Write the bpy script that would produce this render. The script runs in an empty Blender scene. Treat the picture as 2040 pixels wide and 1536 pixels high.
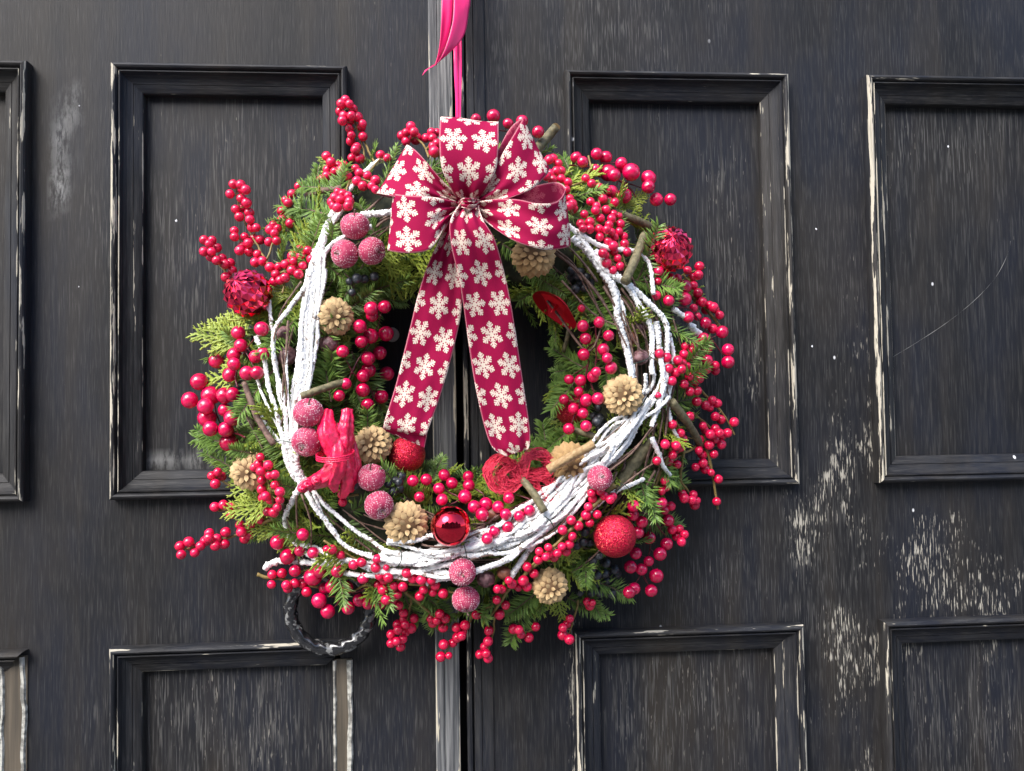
import bpy, math, random
from mathutils import Vector, Matrix, noise
random.seed(7)
scn = bpy.context.scene
COL = scn.collection
# ------------------------------------------------------------------ camera
FPX = 1600.0; DIST = 0.80
YAW, PITCH, ROLL = 0.07336, 0.03563, -0.01498
F = Vector((math.sin(YAW)*math.cos(PITCH), math.cos(YAW)*math.cos(PITCH), math.sin(PITCH)))
R0 = F.cross(Vector((0, 0, 1))).normalized(); U0 = R0.cross(F)
RT = R0*math.cos(ROLL) + U0*math.sin(ROLL)
UP = -R0*math.sin(ROLL) + U0*math.cos(ROLL)
CAM = Vector((0, -DIST, 0))
cam = bpy.data.cameras.new('camera'); camo = bpy.data.objects.new('camera', cam); COL.objects.link(camo)
cam.sensor_fit = 'HORIZONTAL'; cam.sensor_width = 36.0; cam.lens = 36.0*FPX/2040.0
cam.clip_start = 0.01; cam.clip_end = 500
M = Matrix((RT, UP, -F)).transposed().to_4x4(); M.translation = CAM
camo.matrix_world = M
scn.camera = camo
# ------------------------------------------------------------------ light
SUN = Vector((-0.68, -0.80, 0.98)).normalized()
world = bpy.data.worlds.new('World'); scn.world = world; world.use_nodes = True
wn = world.node_tree.nodes; wl = world.node_tree.links
sky = wn.new('ShaderNodeTexSky'); sky.sky_type = 'NISHITA'; sky.sun_disc = False
sky.sun_elevation = math.asin(SUN.z); sky.sun_rotation = math.atan2(SUN.x, SUN.y)
sky.air_density = 1.0; sky.dust_density = 2.2; sky.ozone_density = 1.0
wl.new(sky.outputs[0], wn['Background'].inputs[0]); wn['Background'].inputs[1].default_value = 0.15
sun = bpy.data.lights.new('sun', 'SUN'); sun.energy = 1.5; sun.angle = math.radians(34); sun.color = (1.0, 0.995, 0.985)
suno = bpy.data.objects.new('sun', sun); COL.objects.link(suno)
suno.rotation_euler = (-SUN).to_track_quat('-Z', 'Y').to_euler()
scn.view_settings.view_transform = 'Standard'; scn.view_settings.look = 'None'
scn.view_settings.gamma = 1.0; scn.view_settings.use_curve_mapping = False
scn.view_settings.exposure = 1.65
scn.cycles.max_bounces = 5; scn.cycles.diffuse_bounces = 3; scn.cycles.glossy_bounces = 3

# ------------------------------------------------------------------ helpers
def at(px, py, d=0.0):
    """point d metres in front of the door face on the sight line of a photo pixel"""
    v = F + RT*((px-1020)/FPX) + UP*((768-py)/FPX)
    return CAM + v*((DIST-d)/v.y)
def rad(rpx, d): return rpx*(DIST-d)/FPX
def mesh(name, verts, faces, mats, smooth=False, midx=None):
    m = bpy.data.meshes.new(name); m.from_pydata([tuple(v) for v in verts], [], faces)
    for a in (mats if isinstance(mats, (list, tuple)) else [mats]): m.materials.append(a)
    if midx: m.polygons.foreach_set('material_index', midx)
    if smooth: m.polygons.foreach_set('use_smooth', [True]*len(faces))
    m.update(); return m
def obj(name, me, parent=None, loc=None, mat=None):
    o = bpy.data.objects.new(name, me); COL.objects.link(o)
    if parent: o.parent = parent
    if mat is not None: o.matrix_local = mat
    elif loc is not None: o.location = loc
    return o
def tag(o, label, cat, group=None, kind=None):
    if label: o['label'] = label
    if cat: o['category'] = cat
    if group: o['group'] = group
    if kind: o['kind'] = kind
    return o
def thing(name, loc, label, cat, group=None):
    o = bpy.data.objects.new(name, None); COL.objects.link(o); o.location = loc
    o.empty_display_size = 0.01
    return tag(o, label, cat, group)
def catmull(P, n):
    """n samples per span through vectors of any length"""
    out = []; L = len(P)
    for i in range(L-1):
        p0 = P[max(i-1, 0)]; p1 = P[i]; p2 = P[i+1]; p3 = P[min(i+2, L-1)]
        for k in range(n):
            t = k/n
            out.append(tuple(0.5*(2*b+(c-a)*t+(2*a-5*b+4*c-e)*t*t+(3*b-a-3*c+e)*t**3) for a, b, c, e in zip(p0, p1, p2, p3)))
    out.append(tuple(P[-1])); return out
def tube(pts, radii, seg=6, rough=0.0, fr=200.0, V=None, FC=None, cap=True, seed=0, ridge=0.0):
    """append a tapered, optionally lumpy tube to V, FC"""
    if V is None: V, FC = [], []
    pts = [Vector(p) for p in pts]; n = len(pts)
    if not hasattr(radii, '__len__'): radii = [radii]*n
    t = (pts[1]-pts[0]).normalized()
    a = t.orthogonal().normalized()
    base = len(V)
    for i, p in enumerate(pts):
        t = (pts[min(i+1, n-1)]-pts[max(i-1, 0)])
        if t.length < 1e-9: t = Vector((0, 0, 1))
        t.normalize(); a = (a-t*a.dot(t)); a = a.normalized() if a.length > 1e-6 else t.orthogonal().normalized()
        b = t.cross(a)
        for k in range(seg):
            an = 2*math.pi*k/seg; dr = a*math.cos(an)+b*math.sin(an); r = radii[i]
            if ridge: r *= 1+ridge*math.cos(5*an+seed+i*.05)+ridge*.5*math.cos(9*an-i*.09)
            if rough:
                q = (p+dr*r)*fr+Vector((seed, seed*.37, 0)); r *= 1+rough*(noise.noise(q)+.7*noise.noise(q*2.1)+.5*noise.noise(q*4.7))
            V.append(p+dr*r)
    for i in range(n-1):
        for k in range(seg):
            k2 = (k+1) % seg; s = base+i*seg
            FC.append((s+k, s+k2, s+seg+k2, s+seg+k))
    if cap:
        FC.append(tuple(base+k for k in reversed(range(seg)))); FC.append(tuple(base+(n-1)*seg+k for k in range(seg)))
    return V, FC
def box(x0, x1, y0, y1, z0, z1):
    V = [(x, y, z) for x in (x0, x1) for y in (y0, y1) for z in (z0, z1)]
    return V, [(0, 1, 3, 2), (4, 6, 7, 5), (0, 4, 5, 1), (2, 3, 7, 6), (0, 2, 6, 4), (1, 5, 7, 3)]
def sphere(seg=18, rings=11):
    V = [Vector((0, 0, 1))]; FC = []
    for i in range(1, rings):
        th = math.pi*i/rings
        for k in range(seg):
            a = 2*math.pi*k/seg; V.append(Vector((math.sin(th)*math.cos(a), math.sin(th)*math.sin(a), math.cos(th))))
    V.append(Vector((0, 0, -1)))
    for k in range(seg): FC.append((0, 1+k, 1+(k+1) % seg))
    for i in range(rings-2):
        for k in range(seg):
            a = 1+i*seg+k; b = 1+i*seg+(k+1) % seg; FC.append((a, a+seg, b+seg, b))
    s = 1+(rings-2)*seg
    for k in range(seg): FC.append((s+k, len(V)-1, s+(k+1) % seg))
    return V, FC
def frame(axis, up=Vector((0, 0, 1))):
    z = Vector(axis).normalized(); x = up.cross(z)
    if x.length < 1e-4: x = Vector((1, 0, 0)).cross(z)
    x.normalize(); y = z.cross(x)
    return Matrix((x, y, z)).transposed()

# ------------------------------------------------------------------ node expressions
class E:
    def __init__(s, nt, sock): s.nt = nt; s.s = sock
    def m(s, op, *a, clamp=False):
        n = s.nt.nodes.new('ShaderNodeMath'); n.operation = op; n.use_clamp = clamp
        for i, x in enumerate((s,)+a):
            if isinstance(x, E): s.nt.links.new(x.s, n.inputs[i])
            else: n.inputs[i].default_value = float(x)
        return E(s.nt, n.outputs[0])
    def __add__(s, o): return s.m('ADD', o)
    __radd__ = __add__
    def __sub__(s, o): return s.m('SUBTRACT', o)
    def __rsub__(s, o): return s.m('MULTIPLY', -1.0).m('ADD', o)
    def __mul__(s, o): return s.m('MULTIPLY', o)
    __rmul__ = __mul__
    def __truediv__(s, o): return s.m('DIVIDE', o)
    def step(s, a, b):                         # smoothstep a..b
        n = s.nt.nodes.new('ShaderNodeMapRange'); n.interpolation_type = 'SMOOTHSTEP'
        s.nt.links.new(s.s, n.inputs[0])
        for i, x in ((1, a), (2, b)):
            if isinstance(x, E): s.nt.links.new(x.s, n.inputs[i])
            else: n.inputs[i].default_value = float(x)
        return E(s.nt, n.outputs[0])
    def clamp(s): return s.m('ADD', 0.0, clamp=True)
class Mat:
    def __init__(s, name):
        s.mat = bpy.data.materials.new(name); s.mat.use_nodes = True; s.nt = s.mat.node_tree
        s.b = s.nt.nodes['Principled BSDF']
    def inp(s, name, v):
        i = s.b.inputs[name]
        if isinstance(v, E): s.nt.links.new(v.s, i)
        elif hasattr(v, 'is_output'): s.nt.links.new(v, i)
        elif hasattr(v, '__len__') and len(v) == 3 and i.type == 'RGBA': i.default_value = (*v, 1)
        else: i.default_value = v
    def xyz(s, sock):
        n = s.nt.nodes.new('ShaderNodeSeparateXYZ'); s.nt.links.new(sock, n.inputs[0])
        return [E(s.nt, o) for o in n.outputs]
    def pos(s, kind='world'):
        if kind == 'world': return s.nt.nodes.new('ShaderNodeNewGeometry').outputs['Position']
        t = s.nt.nodes.new('ShaderNodeTexCoord'); return t.outputs[kind]
    def scale(s, sock, sc, off=(0, 0, 0)):
        n = s.nt.nodes.new('ShaderNodeMapping'); s.nt.links.new(sock, n.inputs[0])
        n.inputs['Scale'].default_value = sc; n.inputs['Location'].default_value = off; return n.outputs[0]
    def noise(s, sock, scale=1.0, detail=2.0, rough=.5, dist=0.0):
        n = s.nt.nodes.new('ShaderNodeTexNoise'); s.nt.links.new(sock, n.inputs['Vector'])
        n.inputs['Scale'].default_value = scale; n.inputs['Detail'].default_value = detail
        n.inputs['Roughness'].default_value = rough; n.inputs['Distortion'].default_value = dist
        return E(s.nt, n.outputs[0])
    def voro(s, sock, scale, out='Color'):
        n = s.nt.nodes.new('ShaderNodeTexVoronoi'); s.nt.links.new(sock, n.inputs['Vector']); n.inputs['Scale'].default_value = scale
        return n.outputs[out]
    def attr(s, name):
        n = s.nt.nodes.new('ShaderNodeAttribute'); n.attribute_name = name; return E(s.nt, n.outputs['Fac'])
    def rnd(s): return E(s.nt, s.nt.nodes.new('ShaderNodeObjectInfo').outputs['Random'])
    def mix(s, f, a, b):
        n = s.nt.nodes.new('ShaderNodeMix'); n.data_type = 'RGBA'
        for i, x in ((0, f), (6, a), (7, b)):
            if isinstance(x, E): s.nt.links.new(x.s, n.inputs[i])
            elif hasattr(x, 'is_output'): s.nt.links.new(x, n.inputs[i])
            elif i: n.inputs[i].default_value = (*x, 1)
            else: n.inputs[i].default_value = x
        return n.outputs[2]
    def bump(s, h, strength, dist):
        n = s.nt.nodes.new('ShaderNodeBump'); s.nt.links.new(h.s, n.inputs['Height'])
        n.inputs['Strength'].default_value = strength; n.inputs['Distance'].default_value = dist
        s.nt.links.new(n.outputs[0], s.b.inputs['Normal'])
def simple(name, col, rough=.5, metal=0.0, col2=None, nscale=60.0, bump=0.0, coat=0.0, spec=.5, rndv=0.0):
    m = Mat(name); m.inp('Roughness', rough); m.inp('Metallic', metal); m.inp('Coat Weight', coat); m.inp('Specular IOR Level', spec)
    m.inp('Coat Roughness', .08)
    c = None
    if col2 is not None:
        nz = m.noise(m.pos('world'), nscale, 4); f = nz.step(.35, .65)
        if rndv: f = (f*(1-rndv)+m.rnd()*rndv).clamp()
        c = m.mix(f, col, col2)
        if bump: m.bump(nz, bump, .001)
    m.inp('Base Color', c if c is not None else col)
    return m.mat

# ------------------------------------------------------------------ door materials
HEAVY = [(1840, 1120, 250, 170, .25), (1960, 1170, 190, 150, 0), (1690, 1330, 80, 300, 0), (1695, 930, 60, 240, 0), (1610, 1040, 60, 130, 0), (1150, 1400, 40, 200, 0), (1518, 640, 14, 420, 0), (1728, 860, 22, 300, 0)]
LIGHT = [(430, 420, 300, 330, 0), (430, 1430, 260, 220, 0), (1220, 60, 320, 190, 0), (1880, 270, 260, 90, 0), (1330, 1400, 260, 220, 0), (1920, 1440, 240, 220, 0), (1450, 700, 160, 500, 0), (1450, 1140, 260, 130, 0), (1640, 1150, 130, 260, 0)]
SMEAR = [(122, 345, 26, 150, -.10), (350, 927, 120, 15, 0), (1300, 926, 200, 11, 0)]
def blobs(L, x, z):
    v = 0
    for (px_, py_, rx, ry, rot) in L:
        c = at(px_, py_); dx, dz = x-c.x, z-c.z; ca, sa = math.cos(rot), math.sin(rot)
        q = math.hypot((dx*ca+dz*sa)/(rx*.0005), (dz*ca-dx*sa)/(ry*.0005)); q += .75*noise.noise(Vector((x*30, 3, z*14)))+.4*noise.noise(Vector((x*80, 8, z*30)))
        t = max(0, min(1, (q-.1)/1.0)); v = max(v, 1-t*t*(3-2*t))
    return v
def door_mat(name, horiz=False, worn=0.0, bright=0.0):
    m = Mat(name); P = m.pos('world'); X, Y, Z = m.xyz(P)
    big = m.noise(m.scale(P, (4.0, 4.0, 2.0)), 1, 3)
    vert = m.noise(m.scale(P, (26, 26, 1.6)), 1, 4, .6)
    tone = m.noise(m.scale(P, (9, 9, 5), (3, 0, 7)), 1, 3)
    gsc = (34, 240, 240) if horiz else (420, 420, 22)
    grain = m.noise(m.scale(P, gsc), 1, 3, .6)
    fine = m.noise(m.scale(P, (100, 900, 900) if horiz else (1100, 1100, 70)), 1, 2, .5)
    fl = m.noise(m.scale(P, (90, 520, 520) if horiz else (660, 660, 66)), 1, 3, .55)
    heavy = m.attr('heavy'); light = m.attr('light')
    mask = (big-.5)*.20 + light*.065 + heavy*.20 + (tone-.5)*.30
    thr = .735-mask
    fleck = fl.step(thr, thr+.09)
    smear = m.attr('smear')*m.noise(m.scale(P, (150, 150, 40)), 1, 5, .7).step(.40, .60)*.9
    dots = E(m.nt, m.voro(m.scale(P, (26, 26, 17)), 1, 'Distance'))
    spots = (1-dots.step(.028, .05))*m.noise(P, 9, 1).step(.52, .6)
    black = (.0044, .0045, .0054); navy = (.0048, .0064, .0120); brown = (.0200, .0165, .0128); grey = (.030, .029, .028)
    c = m.mix(tone.step(.38, .62), black, navy)
    blot = m.noise(m.scale(P, (5.5, 5.5, 3.2), (11, 2, 5)), 1, 4, .6)
    c = m.mix((vert.step(.46, .70)*.55+blot.step(.48, .66)*.55).clamp(), c, brown)
    c = m.mix((grain.step(.44, .72)*(.30+light*.45+big*.4)).clamp(), c, grey)
    fs = m.noise(m.scale(P, (60, 900, 900) if horiz else (950, 950, 42), (2, 5, 1)), 1, 2, .5)
    c = m.mix((fs.step(.52, .70)*(.10+light*.50+(big-.35)*.7)).clamp(), c, (.095, .092, .085))
    c = m.mix(smear.clamp(), c, (.30, .30, .29))
    c = m.mix((fleck*(.42+heavy*.45)).clamp(), c, (.36, .335, .28))
    c = m.mix(spots.clamp(), c, (.6, .6, .6))
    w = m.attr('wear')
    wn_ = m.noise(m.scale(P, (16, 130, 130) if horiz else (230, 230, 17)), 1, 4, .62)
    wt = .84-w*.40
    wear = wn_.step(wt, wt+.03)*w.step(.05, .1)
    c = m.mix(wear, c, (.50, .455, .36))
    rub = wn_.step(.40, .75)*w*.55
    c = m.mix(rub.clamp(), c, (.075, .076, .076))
    m.inp('Base Color', c)
    m.inp('Roughness', (.54+grain*.22+fleck*.3+wear*.25-bright*.1).clamp())
    m.inp('Specular IOR Level', .30)
    m.bump(grain*.7+fine*.35, .6, .0007)
    return m.mat
MD = door_mat('weathered_black_paint')
MDH = door_mat('weathered_black_paint_across', True)
M_astr = None
def strip_mat():
    m = Mat('weathered_grey_wood'); P = m.pos('world')
    g = m.noise(m.scale(P, (380, 380, 9)), 1, 4, .65); h = m.noise(m.scale(P, (70, 70, 2.5)), 1, 3)
    c = m.mix(g.step(.35, .68), (.030, .032, .035), (.20, .20, .195))
    c = m.mix(h.step(.4, .65)*.6, c, (.045, .047, .052))
    w = m.attr('wear'); n2 = m.noise(m.scale(P, (170, 170, 12)), 1, 4, .6); t = .85-w*.42
    c = m.mix(n2.step(t, t+.04)*w.step(.05, .1), c, (.46, .41, .31))
    m.inp('Base Color', c); m.inp('Roughness', .62); m.bump(g, .7, .0012); return m.mat
M_astr = strip_mat()
def bare_mat():
    m = Mat('bare_brown_wood'); P = m.pos('world')
    g = m.noise(m.scale(P, (300, 300, 9)), 1, 4, .6)
    m.inp('Base Color', m.mix(g.step(.3, .7), (.05, .04, .028), (.10, .08, .055))); m.inp('Roughness', .7); m.bump(g, .4, .0006); return m.mat
M_bare = bare_mat()
M_caulk = simple('old_pale_filler', (.42, .41, .36), .8, col2=(.13, .125, .11), nscale=170, bump=.6)
M_gap = simple('dark_gap', (.004, .004, .004), .9)
M_iron = simple('black_enamelled_iron', (.012, .012, .013), .22, col2=(.16, .16, .155), nscale=120, coat=.4)
M_iron.node_tree.nodes['Map Range'].inputs[1].default_value = .55
M_iron.node_tree.nodes['Map Range'].inputs[2].default_value = .62
M_steel = simple('tarnished_steel', (.42, .42, .40), .45, .4)

# ------------------------------------------------------------------ door leaves
HM = .0136                         # moulding projection
REC = .010                         # panel recess
W = .0262                          # moulding width
# profile (s across from outer edge, height, wear)
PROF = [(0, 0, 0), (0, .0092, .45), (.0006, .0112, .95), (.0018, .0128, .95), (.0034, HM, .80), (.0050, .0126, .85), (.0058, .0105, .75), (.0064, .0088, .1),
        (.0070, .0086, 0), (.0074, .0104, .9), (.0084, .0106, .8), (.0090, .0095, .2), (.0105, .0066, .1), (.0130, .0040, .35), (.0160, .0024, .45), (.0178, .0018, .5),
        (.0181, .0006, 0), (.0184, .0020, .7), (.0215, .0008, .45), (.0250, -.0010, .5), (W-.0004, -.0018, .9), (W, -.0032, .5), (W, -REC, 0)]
def moulding(leaf, side, x0, x1, z0, z1, wearmul, cutlo=False):
    """one mitred strip; side in t b l r"""
    V, FC, wr = [], [], []
    n = 14
    for (s, h, w) in PROF:
        for k in range(n+1):
            t = k/n
            if side == 't': a = x0+s; b = x1-s; p = (a+(b-a)*t, z1-s)
            if side == 'b': a = x0+s; b = x1-s; p = (a+(b-a)*t, z0+s)
            if side == 'l': a = z0+s; b = z1-s; p = (x0+s, a+(b-a)*t)
            if side == 'r': a = z0+s; b = z1-s; p = (x1-s, a+(b-a)*t)
            wob = .00022*noise.noise(Vector((p[0]*11, p[1]*11, s*60)))
            V.append((p[0]+(wob if side in 'lr' else 0), -h-wob*.6, p[1]+(wob if side in 'tb' else 0)))
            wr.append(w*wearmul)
    flip = side in 'tr'
    for i in range(len(PROF)-1):
        for k in range(n):
            q = (i*(n+1)+k, i*(n+1)+k+1, (i+1)*(n+1)+k+1, (i+1)*(n+1)+k)
            FC.append(q[::-1] if flip else q)
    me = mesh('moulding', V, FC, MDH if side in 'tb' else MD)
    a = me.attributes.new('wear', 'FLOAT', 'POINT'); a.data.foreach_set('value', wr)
    return obj('moulding', me, leaf)
def slab(name, parent, x0, x1, z0, z1, y0, y1, mat, bev=0.0):
    V, FC = box(x0, x1, y0, y1, z0, z1); FC = [f for f in FC if f != (0, 4, 5, 1)]
    nx = max(1, int((x1-x0)/.012)); nz = max(1, int((z1-z0)/.012)); b = len(V)
    for i in range(nx+1):
        for j in range(nz+1): V.append((x0+(x1-x0)*i/nx, y0, z0+(z1-z0)*j/nz))
    for i in range(nx):
        for j in range(nz): q = b+i*(nz+1)+j; FC.append((q, q+nz+1, q+nz+2, q+1))
    me = mesh(name, V, FC, mat)
    for nm, L in (('heavy', HEAVY), ('light', LIGHT), ('smear', SMEAR)):
        at_ = me.attributes.new(nm, 'FLOAT', 'POINT'); at_.data.foreach_set('value', [blobs(L, v[0], v[2]) if abs(v[0]) < .75 and abs(v[2]) < .6 else 0.0 for v in V])
    return obj(name, me, parent)
ZU1, ZU0, ZL1, ZL0 = .3455, -.0757, -.2150, -.80
ZTOP, ZBOT = .95, -1.0
def leaf(name, label, xa, xb, cols, skip, wears):
    d = thing(name, (0, 0, 0), label, 'door')
    xs = [xa]
    ins = .012                                  # opening edge hidden under the moulding
    for (c0, c1) in cols: xs += [c0+ins, c1-ins]
    xs.append(xb)
    for i in range(0, len(xs), 2): slab('stile', d, xs[i], xs[i+1], ZBOT, ZTOP, 0, .04, MD)
    for ci, (c0, c1) in enumerate(cols):
        a, b = c0+ins, c1-ins
        slab('rail', d, a, b, ZU1-ins, ZTOP, 0, .04, MD)
        slab('rail', d, a, b, ZL1-ins, ZU0+ins, 0, .04, MD)
        slab('rail', d, a, b, ZBOT, ZL0+ins, 0, .04, MD)
        for ri, (z0, z1) in enumerate(((ZU0, ZU1), (ZL0, ZL1))):
            slab('panel', d, a, b, z0+ins, z1-ins, REC, .03, MD)
            for s in 'tblr':
                if (ci, ri, s) in skip: continue
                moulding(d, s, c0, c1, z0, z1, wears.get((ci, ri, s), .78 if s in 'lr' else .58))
    return d
LD = leaf('door_leaf', 'old black panelled door leaf with twisted iron ring handle and broken mouldings', -1.4, -.0206,
          [(-.632, -.4035), (-.3258, -.1005)], {(0, 1, 'r'), (1, 1, 'r')},
          {(1, 0, 'l'): .95, (0, 0, 'r'): .8, (1, 0, 'r'): .35, (1, 1, 'l'): .8, (1, 1, 't'): .75, (0, 1, 't'): .6})
RD = leaf('door_leaf', 'old black panelled door leaf with heavily flaked paint and curved chalk scratch', .0365, 1.45,
          [(.1162, .3474), (.4302, .660)], set(),
          {(0, 0, 'r'): .95, (1, 0, 'l'): 1.08, (0, 0, 'l'): .7, (0, 1, 'r'): .95, (0, 1, 'l'): .95, (0, 1, 't'): .72, (1, 1, 'l'): .75})
# meeting strips: weathered astragal on the left leaf, grooved edge on the right leaf
def extr(name, parent, prof, mat):
    """vertical strip with profile [(x, depth, wear)]"""
    V, FC, wr = [], [], []; n = 40
    for (x, h, w) in prof:
        for k in range(n+1):
            z = ZBOT+(ZTOP-ZBOT)*k/n; V.append((x+.0004*noise.noise(Vector((x*50, 0, z*14))), -h, z)); wr.append(w)
    for i in range(len(prof)-1):
        for k in range(n):
            FC.append((i*(n+1)+k, i*(n+1)+k+1, (i+1)*(n+1)+k+1, (i+1)*(n+1)+k)[::-1] if False else (i*(n+1)+k, i*(n+1)+k+1, (i+1)*(n+1)+k+1, (i+1)*(n+1)+k))
    me = mesh(name, V, FC, mat); a = me.attributes.new('wear', 'FLOAT', 'POINT'); a.data.foreach_set('value', wr)
    return obj(name, me, parent)
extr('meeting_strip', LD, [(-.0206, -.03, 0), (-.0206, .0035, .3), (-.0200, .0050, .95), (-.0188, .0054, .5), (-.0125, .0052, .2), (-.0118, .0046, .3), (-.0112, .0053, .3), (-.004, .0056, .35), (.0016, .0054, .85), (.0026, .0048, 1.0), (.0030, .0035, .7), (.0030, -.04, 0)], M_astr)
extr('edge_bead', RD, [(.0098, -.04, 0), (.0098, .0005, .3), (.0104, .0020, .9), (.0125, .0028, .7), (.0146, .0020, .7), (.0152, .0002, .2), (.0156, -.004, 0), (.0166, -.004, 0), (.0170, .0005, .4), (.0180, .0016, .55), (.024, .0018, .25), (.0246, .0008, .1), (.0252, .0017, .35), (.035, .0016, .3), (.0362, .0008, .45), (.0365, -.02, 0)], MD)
slab('rebate', RD, -.018, .0365, ZBOT, ZTOP, .041, .05, M_gap)
# lost mouldings on the left leaf: bare wood, old filler lines
def lost(x0, x1, zt, lines, chips=()):
    slab('bare_wood_strip', LD, x0, x1, ZL0+W, zt, -.0012, .02, M_bare)
    for (xx, wd, amp, sd) in lines:
        V, FC = [], []; n = 70; z0, z1 = ZL0+W, zt-.001
        for k in range(n+1):
            z = z1+(z0-z1)*k/n
            c = xx+amp*noise.noise(Vector((z*16, sd, 0)))+amp*.5*noise.noise(Vector((z*60, sd, 5)))
            w = wd*(1+.45*noise.noise(Vector((z*45, sd, 9))))
            for s, h in ((-1, .0010), (-.6, .0028), (.5, .0031), (1, .0010)):
                V.append((max(x0-.001, min(x1+.001, c+s*w)), -h, z))
        for k in range(n):
            for j in range(3): a = k*4+j; FC.append((a, a+4, a+5, a+1))
        obj('filler_line', mesh('filler_line', V, FC, M_caulk), LD)
lost(-.1005-W+.0085, -.1005-.001, ZL1-.020, [(-.1185, .0023, .0010, 1.0), (-.1035, .0028, .0020, 4.0)])
lost(-.4035-W+.002, -.4035-.0005, ZL1-.006, [(-.4075, .0026, .0030, 8.0), (-.4265, .0022, .0035, 11.0)])
# round lock and ring handle belong to the left leaf
def disc(name, parent, c, r, h, mat, seg=28):
    V = []; FC = []
    prof = [(0, h), (r*.62, h), (r*.66, h*.75), (r*.9, h*.75), (r, h*.5), (r, 0)]
    V.append(Vector((c.x, c.y-h, c.z)))
    for (q, hh) in prof[1:]:
        for k in range(seg): a = 2*math.pi*k/seg; V.append(Vector((c.x+q*math.cos(a), c.y-hh, c.z+q*math.sin(a))))
    for k in range(seg): FC.append((0, 1+k, 1+(k+1) % seg))
    for i in range(len(prof)-2):
        for k in range(seg): a = 1+i*seg+k; b = 1+i*seg+(k+1) % seg; FC.append((a, a+seg, b+seg, b))
    return obj(name, mesh(name, V, FC, mat), parent)
lk = disc('lock_cylinder', LD, at(781, 667), .0072, .004, M_steel)
kc = at(783, 667); V, FC = box(kc.x-.0006, kc.x+.0006, -.0046, -.0035, kc.z-.0022, kc.z+.0022)
obj('keyhole', mesh('keyhole', V, FC, M_gap), lk)
def ring_handle():
    c = at(659, 1213, .022); Rr = .0375; tr = .0064; V, FC = [], []; n, s = 132, 15
    for i in range(n):
        a = 2*math.pi*i/n
        for k in range(s):
            b = 2*math.pi*k/s
            r = tr*(.82+.26*abs(math.cos(1.5*b+9*a)))
            q = Rr+r*math.cos(b)
            V.append((c.x+q*math.cos(a), c.y-r*math.sin(b), c.z+q*math.sin(a)))
    for i in range(n):
        for k in range(s):
            i2 = (i+1) % n; k2 = (k+1) % s
            FC.append((i*s+k, i2*s+k, i2*s+k2, i*s+k2))
    h = obj('ring_handle', mesh('ring_handle', V, FC, M_iron, True), LD)
    b = Vector((c.x, 0, c.z+Rr))
    disc('handle_boss', h, b, .017, .016, M_iron)
ring_handle()
# chalk scratch curve on far panel of the right leaf
sp = [(1772, 715), (1830, 680), (1890, 640), (1945, 595), (1985, 550), (2008, 505), (2013, 480)]
pts = [at(x, y, -REC+.0002) for (x, y) in catmull(sp, 26)]
V, FC = tube(pts, [max(.00002, .00030*(.55+1.3*noise.noise(p*95))) for p in pts], 4)
obj('chalk_scratch', mesh('chalk_scratch', V, FC, simple('chalk', (.13, .13, .125), .9)), RD)
# raised nail heads / chips
for (px, py, r) in [(1618, 690, 2.6), (1626, 456, 2.4), (351, 440, 3.0), (158, 211, 1.6), (157, 571, 1.4), (1889, 292, 2.4)]:
    c = at(px, py, 0.0 if px not in (351, 1889) else -REC); V, FC = [], []; n = 9
    V.append(c+Vector((0, -.0006, 0)))
    for k in range(n): a = 2*math.pi*k/n; q = r*.0005*(.7+.6*random.random()); V.append(c+Vector((q*math.cos(a), .0002, q*1.3*math.sin(a))))
    for k in range(n): FC.append((0, 1+k, 1+(k+1) % n))
    obj('paint_fleck', mesh('paint_fleck', V, FC, simple('white_fleck', (.7, .7, .72), .8) if 'white_fleck' not in bpy.data.materials else bpy.data.materials['white_fleck']), RD if px > 900 else LD)

g = mesh('pavement', [(-60, .05, ZBOT-.02), (60, .05, ZBOT-.02), (60, -90, ZBOT-.02), (-60, -90, ZBOT-.02)], [(0, 3, 2, 1)], simple('grey_paving', (.12, .118, .115), .8, col2=(.17, .167, .163), nscale=3))
tag(obj('pavement', g), None, None, kind='structure')
# the houses across the street that the smooth bauble mirrors
M_rend = simple('dull_render', (.16, .15, .14), .9, col2=(.21, .20, .185), nscale=1.5); M_slate = simple('slate_roof', (.05, .052, .058), .7, col2=(.08, .08, .085), nscale=4); M_pane = simple('dark_window_glass', (.02, .022, .025), .1)
def house(label, x0, x1, h, rh, y=-11.0):
    t = thing('gabled_house', (0, 0, 0), label, 'house', 'houses across the street'); z0 = ZBOT-.02; xm = (x0+x1)/2
    V, FC = box(x0, x1, y-7, y, z0, z0+h); obj('wall', mesh('wall', V, FC, M_rend), t)
    V = [(x0-.2, q, z0+h+.01) for q in (y+.2, y-7.2)]+[(x1+.2, q, z0+h+.01) for q in (y+.2, y-7.2)]+[(xm, q, z0+h+rh) for q in (y+.2, y-7.2)]
    obj('roof', mesh('roof', V, [(0, 4, 5, 1), (2, 3, 5, 4), (0, 2, 4), (1, 5, 3), (0, 1, 3, 2)], M_slate), t)
    for i in range(2):
        for j in range(2):
            cx = x0+(x1-x0)*(.3+.4*i); cz = z0+h*(.28+.44*j); V, FC = box(cx-.5, cx+.5, y-.05, y+.03, cz-.7, cz+.7); obj('window', mesh('window', V, FC, M_pane), t)
for lb, x0, x1, h, rh in [('low gabled house mirrored in the smooth bauble beside the tall one', -15, -8.2, 4.6, 2.2), ('tall gabled house mirrored in the smooth bauble', -8, -2.2, 6.2, 2.6), ('widest gabled house mirrored in the middle of the smooth bauble', -2, 6, 5.2, 2.2), ('narrow steep-roofed house mirrored in the smooth bauble', 6.2, 10.6, 5.6, 3.4), ('flattest-roofed house at the end of the mirrored row', 10.8, 18, 4.8, 1.6)]: house(lb, x0, x1, h, rh)
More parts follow.
